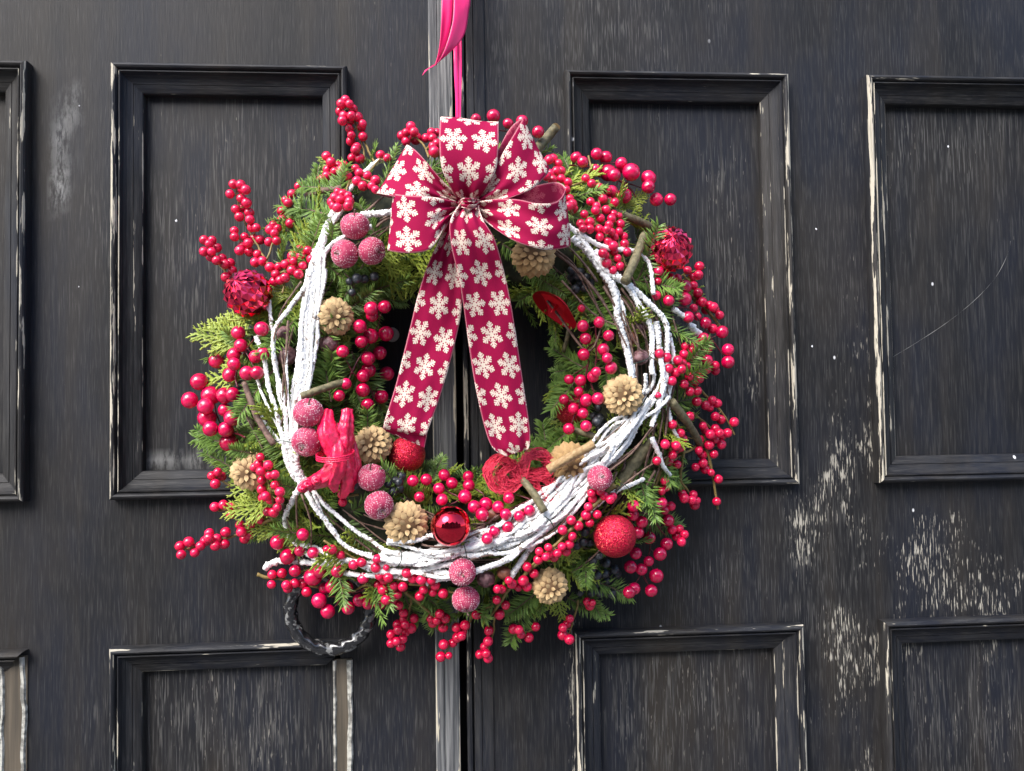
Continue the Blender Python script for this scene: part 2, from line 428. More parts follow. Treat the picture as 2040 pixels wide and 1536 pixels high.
# ------------------------------------------------------------------ plant materials
def leaf_mat(name, a, b, tip, rough=.45):
    m = Mat(name); r = m.rnd(); n = m.noise(m.pos('world'), 45, 2)
    c = m.mix((n.step(.3, .7)*.6+r*.4).clamp(), a, b)
    c = m.mix((m.attr('tip')*.75).clamp(), c, tip)
    m.inp('Base Color', c); m.inp('Roughness', rough); m.inp('Specular IOR Level', .4)
    return m.mat
M_fir = leaf_mat('fir_needle', (.060, .135, .024), (.140, .245, .036), (.28, .40, .09))
M_cyp = leaf_mat('cypress_leaf', (.115, .19, .020), (.22, .29, .030), (.38, .43, .06), .55)
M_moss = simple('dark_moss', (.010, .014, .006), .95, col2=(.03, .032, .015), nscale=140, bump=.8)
M_bark = simple('brown_twig', (.075, .040, .030), .75, col2=(.19, .115, .085), nscale=220, bump=.5)
M_olive = simple('olive_bark', (.085, .075, .036), .7, col2=(.17, .145, .075), nscale=260, bump=.8)
M_tan = simple('tan_bark', (.26, .16, .07), .8, col2=(.38, .26, .13), nscale=300, bump=.8)
M_cut = simple('cut_wood', (.42, .30, .16), .8)
M_stalk = simple('green_stalk', (.16, .11, .025), .55, col2=(.22, .16, .05), nscale=200)
M_dred = simple('dark_red_stem', (.10, .006, .014), .35)
def snow_mat():
    m = Mat('flocked_snow'); P = m.pos('world'); n = m.noise(P, 330, 4, .65); n2 = m.noise(m.scale(P, (160, 160, 160)), 1, 3)
    n3 = m.noise(P, 700, 2); c = m.mix((n2*.7+n3*.3).step(.590, .620)*.85, (.93, .92, .90), (.19, .13, .09))
    m.inp('Base Color', c); m.inp('Roughness', .95); m.inp('Specular IOR Level', .1); m.bump(n, 1.0, .0016); return m.mat
M_snow = snow_mat()
def berry_mat(name, c1, c2, rough, coat):
    m = Mat(name); r = m.rnd(); nb = m.noise(m.pos('world'), 160, 3); cc = m.mix(r, c1, c2); dk = tuple(q*.55 for q in c1); m.inp('Base Color', m.mix((nb.step(.48, .72)*.55).clamp(), cc, dk)); m.inp('Roughness', r*.16+nb*.2+(rough-.12)); m.inp('Coat Weight', coat); m.inp('Coat Roughness', .12)
    m.inp('Specular IOR Level', .55); m.inp('Subsurface Weight', .0); return m.mat
M_big = berry_mat('glossy_berry', (.46, .0008, .046), (.72, .002, .082), .17, .5)
M_small = berry_mat('winterberry', (.56, .002, .044), (.82, .005, .076), .24, .3)
M_dot = simple('berry_tip', (.22, .004, .016), .6)
M_black = simple('black_berry_skin', (.010, .011, .014), .42, col2=(.045, .050, .060), nscale=240)
def glitter_mat(name, base, gold):
    m = Mat(name); P = m.pos('Object'); n1 = m.voro(P, 34.0)
    geo = m.nt.nodes.new('ShaderNodeNewGeometry'); s = m.nt.nodes.new('ShaderNodeVectorMath'); s.operation = 'SUBTRACT'
    m.nt.links.new(n1, s.inputs[0]); s.inputs[1].default_value = (.5, .5, .5)
    sc = m.nt.nodes.new('ShaderNodeVectorMath'); sc.operation = 'SCALE'; m.nt.links.new(s.outputs[0], sc.inputs[0]); sc.inputs[3].default_value = 1.1
    ad = m.nt.nodes.new('ShaderNodeVectorMath'); ad.operation = 'ADD'; m.nt.links.new(geo.outputs['Normal'], ad.inputs[0]); m.nt.links.new(sc.outputs[0], ad.inputs[1])
    no = m.nt.nodes.new('ShaderNodeVectorMath'); no.operation = 'NORMALIZE'; m.nt.links.new(ad.outputs[0], no.inputs[0])
    m.nt.links.new(no.outputs[0], m.b.inputs['Normal'])
    x, y, z = m.xyz(n1)
    m.inp('Base Color', m.mix(x.step(.80, .9), base, gold)); m.inp('Metallic', .6); m.inp('Roughness', .38); return m.mat
M_glit = glitter_mat('red_glitter', (.55, .006, .040), (.90, .14, .10))
M_gloss = simple('red_mirror_glass', (.62, .006, .030), .035, 1.0, coat=.5)
M_facet = simple('red_foil', (.90, .010, .085), .09, 1.0, coat=1.0)
def apple_mat():
    m = Mat('sugared_apple_skin'); P = m.pos('Object'); n = m.noise(P, 3.0, 4, .7)
    m.inp('Base Color', m.mix(n.step(.35, .65), (.34, .008, .060), (.42, .06, .12))); m.inp('Roughness', .7); return m.mat
M_apple = apple_mat()
m_ = Mat('sugar_grain'); m_.inp('Base Color', (.88, .60, .64)); m_.inp('Roughness', .25); m_.inp('Transmission Weight', .25); M_sugar = m_.mat
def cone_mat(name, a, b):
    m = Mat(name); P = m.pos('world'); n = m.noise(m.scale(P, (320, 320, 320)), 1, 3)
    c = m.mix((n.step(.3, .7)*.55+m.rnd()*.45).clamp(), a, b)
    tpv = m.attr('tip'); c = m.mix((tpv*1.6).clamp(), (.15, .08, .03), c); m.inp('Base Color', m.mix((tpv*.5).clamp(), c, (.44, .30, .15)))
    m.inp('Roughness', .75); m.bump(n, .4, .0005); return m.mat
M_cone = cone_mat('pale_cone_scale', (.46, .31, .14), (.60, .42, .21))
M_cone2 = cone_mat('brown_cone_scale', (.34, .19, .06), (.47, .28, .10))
M_core = simple('cone_core', (.12, .065, .026), .9)
M_plum = simple('dried_plum_skin', (.055, .014, .016), .55, col2=(.20, .10, .105), nscale=260, bump=.8)
M_chest = simple('dried_brown_skin', (.13, .040, .020), .5, col2=(.22, .085, .05), nscale=180, bump=.6)
M_paint = simple('pink_red_paint', (.56, .003, .045), .36, col2=(.76, .012, .085), nscale=260, bump=1.0, coat=.3)
M_sisal = simple('red_sisal', (.52, .010, .045), .75, col2=(.68, .04, .085), nscale=300)
M_redmat = glitter_mat('red_dusted_pod', (.55, .006, .020), (.80, .08, .05))
M_wire = simple('green_florist_wire', (.03, .055, .04), .4, .6)
def satin():
    m = Mat('pink_satin'); P = m.pos('world'); n = m.noise(m.scale(P, (500, 500, 30)), 1, 2)
    m.inp('Base Color', (.72, .003, .13)); m.inp('Roughness', .42); m.inp('Sheen Weight', .3); m.inp('Sheen Tint', (1, .3, .5, 1)); m.bump(n, .15, .0003); return m.mat
M_satin = satin()
def ribbon_mat(name, back):
    m = Mat(name); u, v, w = m.xyz(m.pos('UV'))
    # staggered cells, 1.92 across the ribbon
    gx = u*1.92+.04; gy = v*1.92
    row = gy.m('FLOOR'); odd = row.m('FLOORED_MODULO', 2.0)
    cx = gx+odd*.5
    ix = cx.m('FLOOR')
    lx = (cx-ix-.5); ly = (gy-row-.5)
    rr = (lx*lx+ly*ly).m('SQRT')
    tw = ((ix*12.9898+row*78.233).m('SINE')*43758.5).m('FRACT')
    ang = ly.m('ARCTAN2', lx)+tw*1.05+.26
    sec = ang.m('FLOORED_MODULO', math.pi/3)-math.pi/6
    sec = sec.m('ABSOLUTE')
    x = rr*sec.m('COSINE'); y = rr*sec.m('SINE')
    def seg(ax, L, th, wd):
        c, s = math.cos(th), math.sin(th)
        px = x-ax; t = (px*c+y*s).m('MAXIMUM', 0.0).m('MINIMUM', L)
        dx = px-t*c; dy = y-t*s
        return wd-(dx*dx+dy*dy).m('SQRT')
    d = seg(.04, .37, 0, .026)
    for ax, L in ((.15, .10), (.24, .135), (.325, .085)): d = d.m('MAXIMUM', seg(ax, L, math.radians(52), .024))
    d = d.m('MAXIMUM', seg(.41, .001, 0, .036))
    d = d.m('MAXIMUM', .085-rr)
    d = d.m('MAXIMUM', .021-(x-.135).m('ABSOLUTE')-(y-.06).m('MAXIMUM', 0.0))
    f = d.step(-.006, .008)
    weave = m.noise(m.scale(m.pos('UV'), (160, 30, 1)), 1, 2)
    weave2 = m.noise(m.scale(m.pos('UV'), (30, 150, 1)), 1, 2)
    base = m.mix(weave, (.225, .0022, .034), (.32, .006, .056)) if not back else m.mix(weave, (.22, .007, .043), (.29, .016, .066))
    white = m.mix(weave2.step(.3, .6), (.56, .45, .36), (.72, .62, .52)) if not back else (.46, .10, .15)
    c = m.mix(f*(1.0 if not back else .55), base, white)
    edge = (u-.5).m('ABSOLUTE').step(.474, .482)
    st = ((v*58).m('FRACT')).step(.45, .55)
    c = m.mix(edge*st*.55, c, (.72, .42, .44))
    m.inp('Base Color', c); m.inp('Roughness', .8); m.inp('Specular IOR Level', .12)
    m.bump(weave*.5+weave2*.5+f*.3, .25, .0004); return m.mat
M_rib = ribbon_mat('snowflake_ribbon_print', False); M_ribb = ribbon_mat('snowflake_ribbon_reverse', True)

# ------------------------------------------------------------------ wreath body
RC = (925, 755)
def dep(px, py):
    r = math.hypot(px-RC[0], py-RC[1]); t = (r-322)/172
    return max(.026, .088*math.sqrt(max(0, 1-t*t)))
CW = at(RC[0], RC[1], .045)
WR = thing('wreath', CW, 'round Christmas wreath of fir, cypress and snowy white twigs hung on black door', 'wreath')
def loc(p): return Vector(p)-CW
RM, RA, RB, RD0 = .1500, .062, .034, .045        # ring radius, tube half width, tube half depth
def torus():
    V, FC = [], []; n, s = 96, 18
    for i in range(n):
        a = 2*math.pi*i/n
        for k in range(s):
            b = 2*math.pi*k/s
            g = 1+.22*noise.noise(Vector((math.cos(a)*5, math.sin(a)*5, math.cos(b)*2+math.sin(b))))+.12*noise.noise(Vector((math.cos(a)*19, math.sin(a)*19, b*3)))
            q = RM+RA*.80*g*math.cos(b)
            V.append(Vector((q*math.cos(a), -RB*.78*g*math.sin(b)+.004, q*math.sin(a))))
    for i in range(n):
        for k in range(s): i2 = (i+1) % n; k2 = (k+1) % s; FC.append((i*s+k, i2*s+k, i2*s+k2, i*s+k2))
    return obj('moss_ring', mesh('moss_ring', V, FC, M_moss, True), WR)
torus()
def fir_mesh(seed, L, n, nl):
    rs = random.Random(seed); V, FC, tp, mi = [], [], [], []
    P = [Vector((0, 0, 0)), Vector((0, .001, L*.5)), Vector((rs.uniform(-.004, .004), .003, L))]
    cl = [Vector(p) for p in catmull(P, 6)]
    V, FC = tube(cl, [.0011*(1-.6*i/(len(cl)-1)) for i in range(len(cl))], 5); tp = [0.0]*len(V); mi = [1]*len(FC)
    for i in range(n):
        t = .04+.96*i/(n-1); f = t*(len(cl)-1); k = min(int(f), len(cl)-2); c = cl[k].lerp(cl[k+1], f-k)
        for side in (-1, 1):
            for lay in (0, 1):
                if rs.random() < .07: continue
                az = (.35 if lay else -.1)+rs.uniform(-.5, .5)
                lean = rs.uniform(.2, .95)*(1 if t < .9 else 1.7)
                d = Vector((side*math.cos(az), math.sin(az)+.15, lean)).normalized()
                ln = nl*rs.uniform(.75, 1.1)*(.75+.5*math.sin(math.pi*min(t+.12, 1)))
                wv = d.cross(Vector((0, 1, 0))).normalized(); nv = wv.cross(d).normalized(); w = .00098*rs.uniform(.85, 1.2)
                b = len(V); dr = d*ln
                V += [c-wv*w*.4, c+wv*w*.4, c+dr*.5+wv*w, c+dr*.5-wv*w, c+dr*.5+nv*w*.7, c+dr+nv*(-.0008)]
                tp += [0, 0, .25, .25, .3, .8*max(0, (t-.2))]
                FC += [(b, b+4, b+3), (b, b+1, b+4), (b+1, b+2, b+4), (b+3, b+4, b+5), (b+4, b+2, b+5), (b, b+3, b+2, b+1), (b+3, b+5, b+2)]; mi += [0]*7
    me = mesh('fir_sprig', V, FC, [M_fir, M_bark], midx=mi)
    a = me.attributes.new('tip', 'FLOAT', 'POINT'); a.data.foreach_set('value', tp); return me
def cyp_mesh(seed, L):
    rs = random.Random(seed); V, FC, tp = [], [], []
    def twig(p, d, ln, r, lev, side):
        n = max(3, int(ln/.0032)); pts = [p]; dd = d.copy(); bend = rs.uniform(-.25, .25)
        for i in range(n):
            dd = (dd+Vector((side*.05+bend*.1, rs.uniform(-.06, .07), rs.uniform(-.05, .05)))).normalized(); pts.append(pts[-1]+dd*ln/n)
        b0 = len(V)
        rr = [r*(1-.45*i/n)*(1.25 if i % 2 else .78) for i in range(n+1)]; rr[-1] *= .4
        tube(pts, rr, 4, V=V, FC=FC); tp.extend([(.15+.55*i/n)+(.3 if lev == 2 else 0)-.1 for i in range(n+1) for _ in range(4)])
        if lev < 2:
            s = 1; st = 1 if lev else 2
            for i in range(st, n, 1 if lev == 0 else 1):
                t = i/n; s = -s
                q = (dd*.8+Vector((s*.75, rs.uniform(-.12, .25), .25))).normalized()
                q = (pts[min(i+1, n)]-pts[i]).normalized()*.85+Vector((s*.55, rs.uniform(-.15, .30), 0))
                twig(pts[i], q.normalized(), ln*(.50 if lev == 0 else .34)*(1.15-.8*t)*rs.uniform(.8, 1.15), r*.85, lev+1, s)
    twig(Vector((0, 0, 0)), Vector((0, 0, 1)), L, .0015, 0, 0)
    me = mesh('cypress_sprig', V, FC, M_cyp)
    a = me.attributes.new('tip', 'FLOAT', 'POINT'); a.data.foreach_set('value', [max(0, min(1, x)) for x in tp]); return me
FIR = [fir_mesh(i, .058+.006*(i % 3), 30, .0150) for i in range(5)]
CYP = [cyp_mesh(20+i, .052+.006*(i % 3)) for i in range(5)]
def sprig(kind, p, d, nrm, sc=1.0):
    """sprig rooted at world p, growing along d, its face towards nrm"""
    z = d.normalized(); y = (nrm-z*nrm.dot(z)).normalized(); x = y.cross(z)
    mt = Matrix((x, y, z)).transposed().to_4x4() @ Matrix.Scale(sc, 4)
    mt.translation = loc(p)
    me = random.choice(FIR if kind == 'f' else CYP)
    return obj('fir_sprig' if kind == 'f' else 'cypress_sprig', me, WR, mat=mt)
def fill(n, pick):
    for i in range(n):
        a = 2*math.pi*(i+random.random())/n
        al = math.radians(random.uniform(-105, 100))
        rv = Vector((math.cos(a), 0, math.sin(a))); tv = Vector((-math.sin(a), 0, math.cos(a))); ov = Vector((0, -1, 0))
        nrm = (rv*math.sin(al)/RA*.05+ov*math.cos(al)).normalized()
        p = CW+rv*(RM+RA*.72*math.sin(al))+ov*(RB*.78*math.cos(al)-.004)
        sg = -1 if random.random() < .72 else 1
        s = math.sin(al)
        d = tv*sg*random.uniform(.5, 1.1)+rv*(s*random.uniform(.3, .95)+random.uniform(-.15, .15))+nrm*random.uniform(.05, .45)
        rout = (p+d.normalized()*.05-CW); rl = math.hypot(rout.x, rout.z)
        sc = random.uniform(.75, 1.05)
        if rl < .088: d += rv*.6; sc *= .75
        if rl > .222: d -= rv*.5; sc *= .85
        sprig(pick(a), p, d, nrm+Vector((random.uniform(-.3, .3), 0, random.uniform(-.3, .3))), sc)
fill(175, lambda a: 'f' if random.random() < .72 else 'c')
fill(90, lambda a: 'c' if random.random() < .55 else 'f')
# sprigs that can be told apart: (kind, base px, tip px, depth offset)
for k, b, t, dd in [('f', (660, 430), (580, 410), .012), ('f', (690, 380), (600, 370), .010), ('f', (640, 470), (545, 460), .004), ('f', (620, 400), (640, 330), .004),
                    ('c', (680, 360), (640, 285), .0), ('c', (500, 690), (395, 660), .004), ('c', (500, 670), (420, 628), .008), ('c', (510, 740), (400, 745), .004), ('c', (500, 640), (440, 625), 0.0),
                    ('c', (520, 700), (410, 700), .01), ('f', (480, 900), (390, 860), .004), ('f', (490, 950), (420, 905), .006), ('f', (500, 880), (400, 880), 0), ('c', (540, 990), (435, 970), .008), ('c', (560, 1010), (450, 1010), .010),
                    ('c', (570, 1060), (480, 1040), .006), ('c', (610, 1070), (530, 1080), .008), ('c', (580, 990), (470, 985), .012), ('f', (560, 1040), (500, 1075), 0), ('c', (640, 1050), (560, 1060), .012),
                    ('f', (660, 800), (640, 680), .014), ('f', (690, 560), (740, 600), .016), ('f', (655, 530), (720, 590), .014), ('c', (760, 520), (835, 560), .016), ('c', (740, 505), (830, 520), .012), ('c', (770, 560), (830, 600), .012),
                    ('f', (720, 590), (800, 600), .008), ('f', (700, 700), (760, 830), .006), ('f', (720, 820), (790, 870), .002), ('f', (860, 960), (880, 910), .012), ('f', (780, 960), (860, 930), .008),
                    ('f', (1090, 940), (1085, 840), .016), ('f', (1140, 960), (1060, 890), .010), ('f', (1180, 740), (1100, 700), .008), ('f', (1170, 800), (1100, 770), .008), ('f', (1190, 720), (1110, 745), .004), ('f', (1150, 600), (1080, 590), .006),
                    ('f', (1100, 560), (1150, 600), .006), ('f', (1110, 540), (1040, 600), .0), ('f', (1160, 380), (1120, 320), .004), ('f', (1200, 400), (1150, 350), .008), ('c', (1240, 440), (1310, 440), .004), ('c', (1230, 410), (1290, 400), .004), ('f', (1120, 420), (1190, 450), .01),
                    ('f', (1080, 1170), (1010, 1230), .012), ('f', (1060, 1190), (1010, 1280), .002), ('c', (1090, 1170), (1070, 1240), .012), ('c', (1110, 1180), (1110, 1240), .008), ('c', (1120, 1130), (1200, 1170), .014), ('c', (1110, 1120), (1170, 1080), .014),
                    ('f', (1160, 1150), (1250, 1180), .004), ('f', (1130, 1190), (1200, 1225), 0), ('f', (1160, 1170), (1200, 1230), .004), ('f', (830, 1180), (900, 1225), .006), ('f', (850, 1160), (870, 1240), .004), ('f', (800, 1170), (830, 1240), 0.),
                    ('f', (1290, 820), (1380, 790), 0), ('f', (1300, 700), (1380, 700), 0), ('c', (1340, 560), (1415, 590), 0), ('f', (1280, 920), (1360, 960), 0), ('f', (1250, 1000), (1330, 1050), 0), ('c', (1200, 720), (1170, 680), .014), ('c', (1220, 700), (1260, 660), .01),
                    ('c', (1160, 930), (1240, 870), .008), ('c', (690, 720), (660, 660), .01), ('c', (620, 930), (680, 900), .01), ('f', (700, 1020), (760, 980), .006), ('f', (690, 1040), (740, 1090), .008)]:
    p = at(*b, max(.03, dep(*b)-.012+dd)); q = at(*t, max(.02, dep(*t)*.8+dd)); L = (q-p).length
    sprig(k, p, q-p, Vector((0, -1, .15)), max(.6, min(1.5, L/(.062 if k == 'f' else .070))))

for i in range(46):     # soft yellow-green tufts filling the rim from the bow round to the ring handle
    a = random.uniform(2.5, 4.15); r = random.uniform(300, 395); b = (RC[0]+r*math.cos(a), RC[1]+r*math.sin(a)); e = a+random.uniform(-.9, .9); t = (b[0]+75*math.cos(e), b[1]+75*math.sin(e))
    p = at(*b, dep(*b)-.010); q = at(*t, max(.03, dep(*t)*.85)); sprig(random.choice('cfc'), p, q-p, Vector((random.uniform(-.4, .4), -1, random.uniform(-.2, .5))), random.uniform(.6, .8))
# ------------------------------------------------------------------ twigs and snowy branches
def branch(name, poly, rpx, mat, dd=0.0, rough=.25, fr=300, seg=6, step=14, taper=.6, parent=None, jit=0.0, absd=None):
    P = [(x, y, (dep(x, y)+dd) if absd is None else absd) for (x, y) in poly]
    ln = sum(math.hypot(P[i+1][0]-P[i][0], P[i+1][1]-P[i][1]) for i in range(len(P)-1))
    n = max(3, int(ln/(len(P)-1)/step)); C = catmull(P, n); sd = random.random()*100
    pts = []
    for i, c in enumerate(C):
        j = jit*noise.noise(Vector((i*step*.014, sd, 0))); j2 = jit*noise.noise(Vector((i*step*.014, sd, 7)))
        pts.append(at(c[0]+j, c[1]+j2, c[2]+.0004*j2))
    rr = [rad(rpx, .08)*(1-(1-taper)*i/(len(C)-1)) for i in range(len(C))]
    V, FC = tube([loc(p) for p in pts], rr, seg, rough, fr, seed=sd)
    return obj(name, mesh(name, V, FC, mat, True), parent or WR)
SNOW = [([(775, 312), (735, 335), (700, 372), (662, 420), (637, 490), (613, 560), (600, 660), (590, 760), (580, 850)], 6),
        ([(700, 390), (655, 455), (628, 540), (610, 640), (602, 740), (594, 830), (585, 900)], 6.5),
        ([(668, 415), (640, 480), (619, 545), (580, 610), (546, 668), (551, 743), (570, 830), (578, 900)], 5.5),
        ([(537, 574), (538, 640), (545, 690), (552, 760), (568, 830), (580, 890)], 4),
        ([(512, 668), (521, 700), (527, 742), (541, 792), (560, 850), (577, 905)], 5.5),
        ([(571, 700), (574, 780), (580, 860)], 3), ([(510, 745), (530, 800), (555, 862), (578, 905)], 3.5),
        ([(516, 820), (540, 855), (565, 890), (585, 930)], 4.5),
        ([(720, 432), (755, 426), (790, 418)], 8), ([(740, 452), (690, 470), (650, 500), (628, 560)], 6),
        ([(578, 870), (583, 920), (600, 965)], 9), ([(566, 860), (573, 915), (592, 960)], 7), ([(592, 850), (592, 920), (606, 968)], 8),
        ([(602, 960), (582, 990), (568, 1028), (575, 1060), (592, 1086), (622, 1110), (655, 1118)], 6.5),
        ([(604, 962), (628, 1010), (655, 1050), (692, 1090), (742, 1110), (805, 1118)], 5.5),
        ([(610, 965), (650, 1005), (690, 1040), (728, 1072), (770, 1096), (835, 1106)], 5),
        ([(625, 985), (640, 1030), (662, 1064), (700, 1095), (740, 1106)], 3.5),
        ([(527, 1131), (553, 1119), (620, 1120), (700, 1119), (765, 1134), (850, 1142), (925, 1138)], 8),
        ([(682, 1139), (732, 1144), (765, 1148), (830, 1156)], 6), ([(600, 1085), (640, 1100), (690, 1112), (750, 1122)], 6),
        ([(1140, 470), (1180, 520), (1220, 572), (1236, 640), (1246, 700), (1256, 762)], 9),
        ([(1150, 470), (1200, 530), (1250, 575), (1282, 622), (1297, 680), (1299, 744)], 7.5),
        ([(1185, 500), (1240, 558), (1292, 602), (1328, 645), (1332, 705), (1325, 765), (1308, 822)], 7),
        ([(1130, 448), (1200, 492), (1266, 500), (1292, 530), (1301, 582)], 6), ([(1220, 560), (1240, 620), (1252, 690), (1262, 750)], 5.5),
        ([(1310, 640), (1318, 700), (1322, 770), (1300, 850)], 7), ([(1328, 660), (1338, 720), (1330, 790)], 5.5),
        ([(1247, 828), (1228, 878), (1202, 918), (1172, 960), (1132, 1008)], 5.5),
        ([(1337, 765), (1334, 810), (1340, 850), (1352, 872)], 5), ([(1298, 872), (1312, 902), (1320, 928), (1336, 946)], 6),
        ([(1340, 616), (1366, 636)], 7), ([(1376, 648), (1388, 660), (1402, 672)], 10),
        ([(1282, 950), (1232, 974), (1192, 1008), (1152, 1040)], 5), ([(1016, 1152), (1040, 1116), (1066, 1084), (1090, 1050)], 7),
        ([(848, 1160), (905, 1150), (962, 1134), (1012, 1112), (1052, 1080), (1102, 1040)], 7), ([(530, 575), (524, 590), (541, 640)], 3)]
for poly, r in SNOW: branch('snowy_branch', poly, r*.84, M_snow, .010+random.uniform(-.003, .004), .52, 560, 12, 2.2, .8, jit=7)
MAIN = [(755, 1112), (830, 1112), (900, 1102), (960, 1085), (1015, 1065), (1070, 1035), (1120, 990), (1170, 935), (1220, 885), (1268, 838), (1308, 785), (1325, 735)]
for i in range(26):
    o = (i-12.5)/12.5*33+random.uniform(-5, 5); a = random.randint(0, 3); b = random.randint(8, 12); pl = []
    for j, (x, y) in enumerate(MAIN[a:b]):
        vx, vy = x-RC[0], y-RC[1]; l = math.hypot(vx, vy); sq = (1-.5*abs((j+a)-5.5)/5.5) if o else 1
        oo = o*(.72+.5*math.sin(j*.9+i))+random.uniform(-3, 3); pl.append((x+vx/l*oo, y+vy/l*oo))
    branch('snowy_branch', pl, random.uniform(3.2, 5.8), M_snow, .010+random.uniform(-.004, .005), .55, 560, 11, 2.2, .75, jit=16)
for i in range(9):   # parallel white laths on the opposite side
    x0 = 596+i*4.2; branch('snowy_branch', [(x0+18, 530+random.uniform(-40, 30)), (x0+6, 620), (x0-2, 720), (590+i*1.6-6, 830), (578+i*1.5, 890)], random.uniform(2.6, 4.2), M_snow, .013+random.uniform(-.003, .003), .5, 560, 10, 2.4, .9, jit=7)
for i in range(96):  # thin brown vine twigs winding round the ring
    a0 = random.uniform(0, 2*math.pi); sp_ = random.uniform(.35, 1.0); r0 = random.uniform(285, 395); dr = random.uniform(-45, 45)
    if i < 44: a0 = random.uniform(-.75, .55); sp_ = random.uniform(.3, .7); r0 = random.uniform(330, 420); dr = random.uniform(-30, 40)
    elif i < 58: a0 = random.uniform(1.15, 2.0); sp_ = random.uniform(.3, .6); r0 = random.uniform(275, 330)
    elif i < 68: a0 = random.uniform(3.9, 4.4); r0 = random.uniform(330, 400); sp_ = .4
    pl = [(RC[0]+(r0+dr*t/5+random.uniform(-4, 4))*math.cos(a0+sp_*t/5), RC[1]+(r0+dr*t/5+random.uniform(-4, 4))*math.sin(a0+sp_*t/5)) for t in range(6)]
    branch('vine_twig', pl, random.uniform(1.5, 3.2), M_bark, random.uniform(-.004, .010), .2, 300, 5, 16, .6, jit=5)
for pl in [[(1120, 560), (1180, 620), (1232, 650)], [(1130, 520), (1200, 600), (1250, 690)], [(1240, 620), (1270, 690), (1310, 720)], [(560, 700), (572, 780), (560, 850)], [(600, 560), (562, 612), (550, 660)], [(1090, 600), (1170, 700), (1200, 640)],
           [(545, 680), (560, 640), (610, 580)], [(575, 640), (568, 720), (563, 800)], [(470, 790), (500, 850), (525, 900)], [(1210, 940), (1260, 900), (1300, 850)], [(1225, 980), (1290, 930), (1370, 890)], [(590, 985), (592, 1050), (605, 1120), (606, 1160)], [(600, 985), (618, 1040), (620, 1090)],
           [(560, 1000), (580, 1060), (598, 1130)], [(1190, 560), (1140, 500), (1100, 470)]]:
    branch('vine_twig', pl, random.uniform(1.8, 3.0), M_bark, .014, .2, 300, 5, 14, .6, jit=4)
for i in range(12):
    o = random.uniform(-46, 46); a = random.randint(0, 6); pl = []
    for j, (x, y) in enumerate(MAIN[a:a+random.randint(4, 6)]):
        vx, vy = x-RC[0], y-RC[1]; l = math.hypot(vx, vy); oo = o+random.uniform(-9, 9); pl.append((x+vx/l*oo, y+vy/l*oo))
    branch('vine_twig', pl, random.uniform(1.4, 2.6), M_bark, .011+random.uniform(-.002, .006), .2, 300, 5, 14, .6, jit=8)
# cut sticks
def stick(a, b, r, mat=M_olive, dd=.012, mid=None):
    o = branch('cut_stick', [a, mid or ((a[0]+b[0])/2+2, (a[1]+b[1])/2-2), b], r, mat, dd, .14, 220, 10, 9, .92)
    e = at(b[0], b[1], dep(*b)+dd); s = at(a[0], a[1], dep(*a)+dd); d = (e-s).normalized(); fr_ = frame(d); V = [loc(e)+d*.0006]; n = 12
    for k in range(n): an = 2*math.pi*k/n; V.append(loc(e)+d*.0004+fr_ @ Vector((math.cos(an), math.sin(an), 0))*rad(r*.84, .08))
    obj('cut_end', mesh('cut_end', V, [(0, 1+k, 1+(k+1) % n) for k in range(n)], M_cut), o)
stick((1062, 305), (1108, 253), 11); stick((1245, 562), (1284, 468), 9.5, dd=.022); stick((1215, 420), (1312, 460), 9, dd=.006); stick((600, 790), (688, 760), 7.5, dd=.016)
stick((1338, 800), (1396, 886), 9); stick((1085, 1020), (1037, 950), 8, dd=.022); stick((1092, 936), (1184, 884), 9, M_tan, .034); stick((1210, 882), (1140, 856), 7, dd=.006)
stick((1225, 975), (1300, 872), 14, dd=-.002); stick((545, 885), (486, 762), 6, M_bark, .020, (512, 830)); stick((685, 375), (612, 388), 6.5, M_bark, .006); stick((505, 850), (470, 790), 5, M_olive, .006)
stick((1135, 640), (1123, 700), 4.5, M_olive, .0)
for pl in [[(540, 885), (560, 878), (592, 884)], [(1085, 1028), (1098, 1040), (1108, 1062)], [(924, 1085), (928, 1100), (930, 1112)], [(798, 1095), (800, 1115), (790, 1132)], [(1255, 975), (1240, 965), (1225, 985)], [(1262, 725), (1290, 715), (1298, 700)]]:
    branch('binding_wire', pl, 1.0, M_wire, .019, 0, 1, 5, 6, 1)

# ------------------------------------------------------------------ berries
SV, SF = sphere(18, 12)
for v in SV[1:19]: v.x *= .5; v.y *= .5; v.z = .993
for v in SV:
    if v.z > .995: v.z -= .05
def berry_mesh(name, m1): return mesh(name, SV, SF, [m1, M_dot], True, [1 if (i < 18) else 0 for i in range(len(SF))])
BIGM, SMALLM = berry_mesh('berry', M_big), berry_mesh('berry', M_small)
LV = [v*(1+.05*noise.noise(v*2.2)) for v in SV]; BLACKM = mesh('berry', LV, SF, [M_black], True)
placed = []
def nearest(p, pts): return min(pts, key=lambda q: (q-p).length)
ZM = {0: (1, 0, 0), 1: (4.0417, 700, 180), 2: (4.0417, 340, 180), 3: (4.041, 1060, 220), 4: (4.0417, 340, 520), 5: (4.041, 1060, 540), 6: (4.0417, 340, 860), 7: (3.657, 1060, 880), 8: (3.268, 700, 860)}
def px(z, L):
    s, ox, oy = ZM[z]
    return [(q[0]/s+ox, q[1]/s+oy, *q[2:]) if isinstance(q, tuple) else q for q in L]
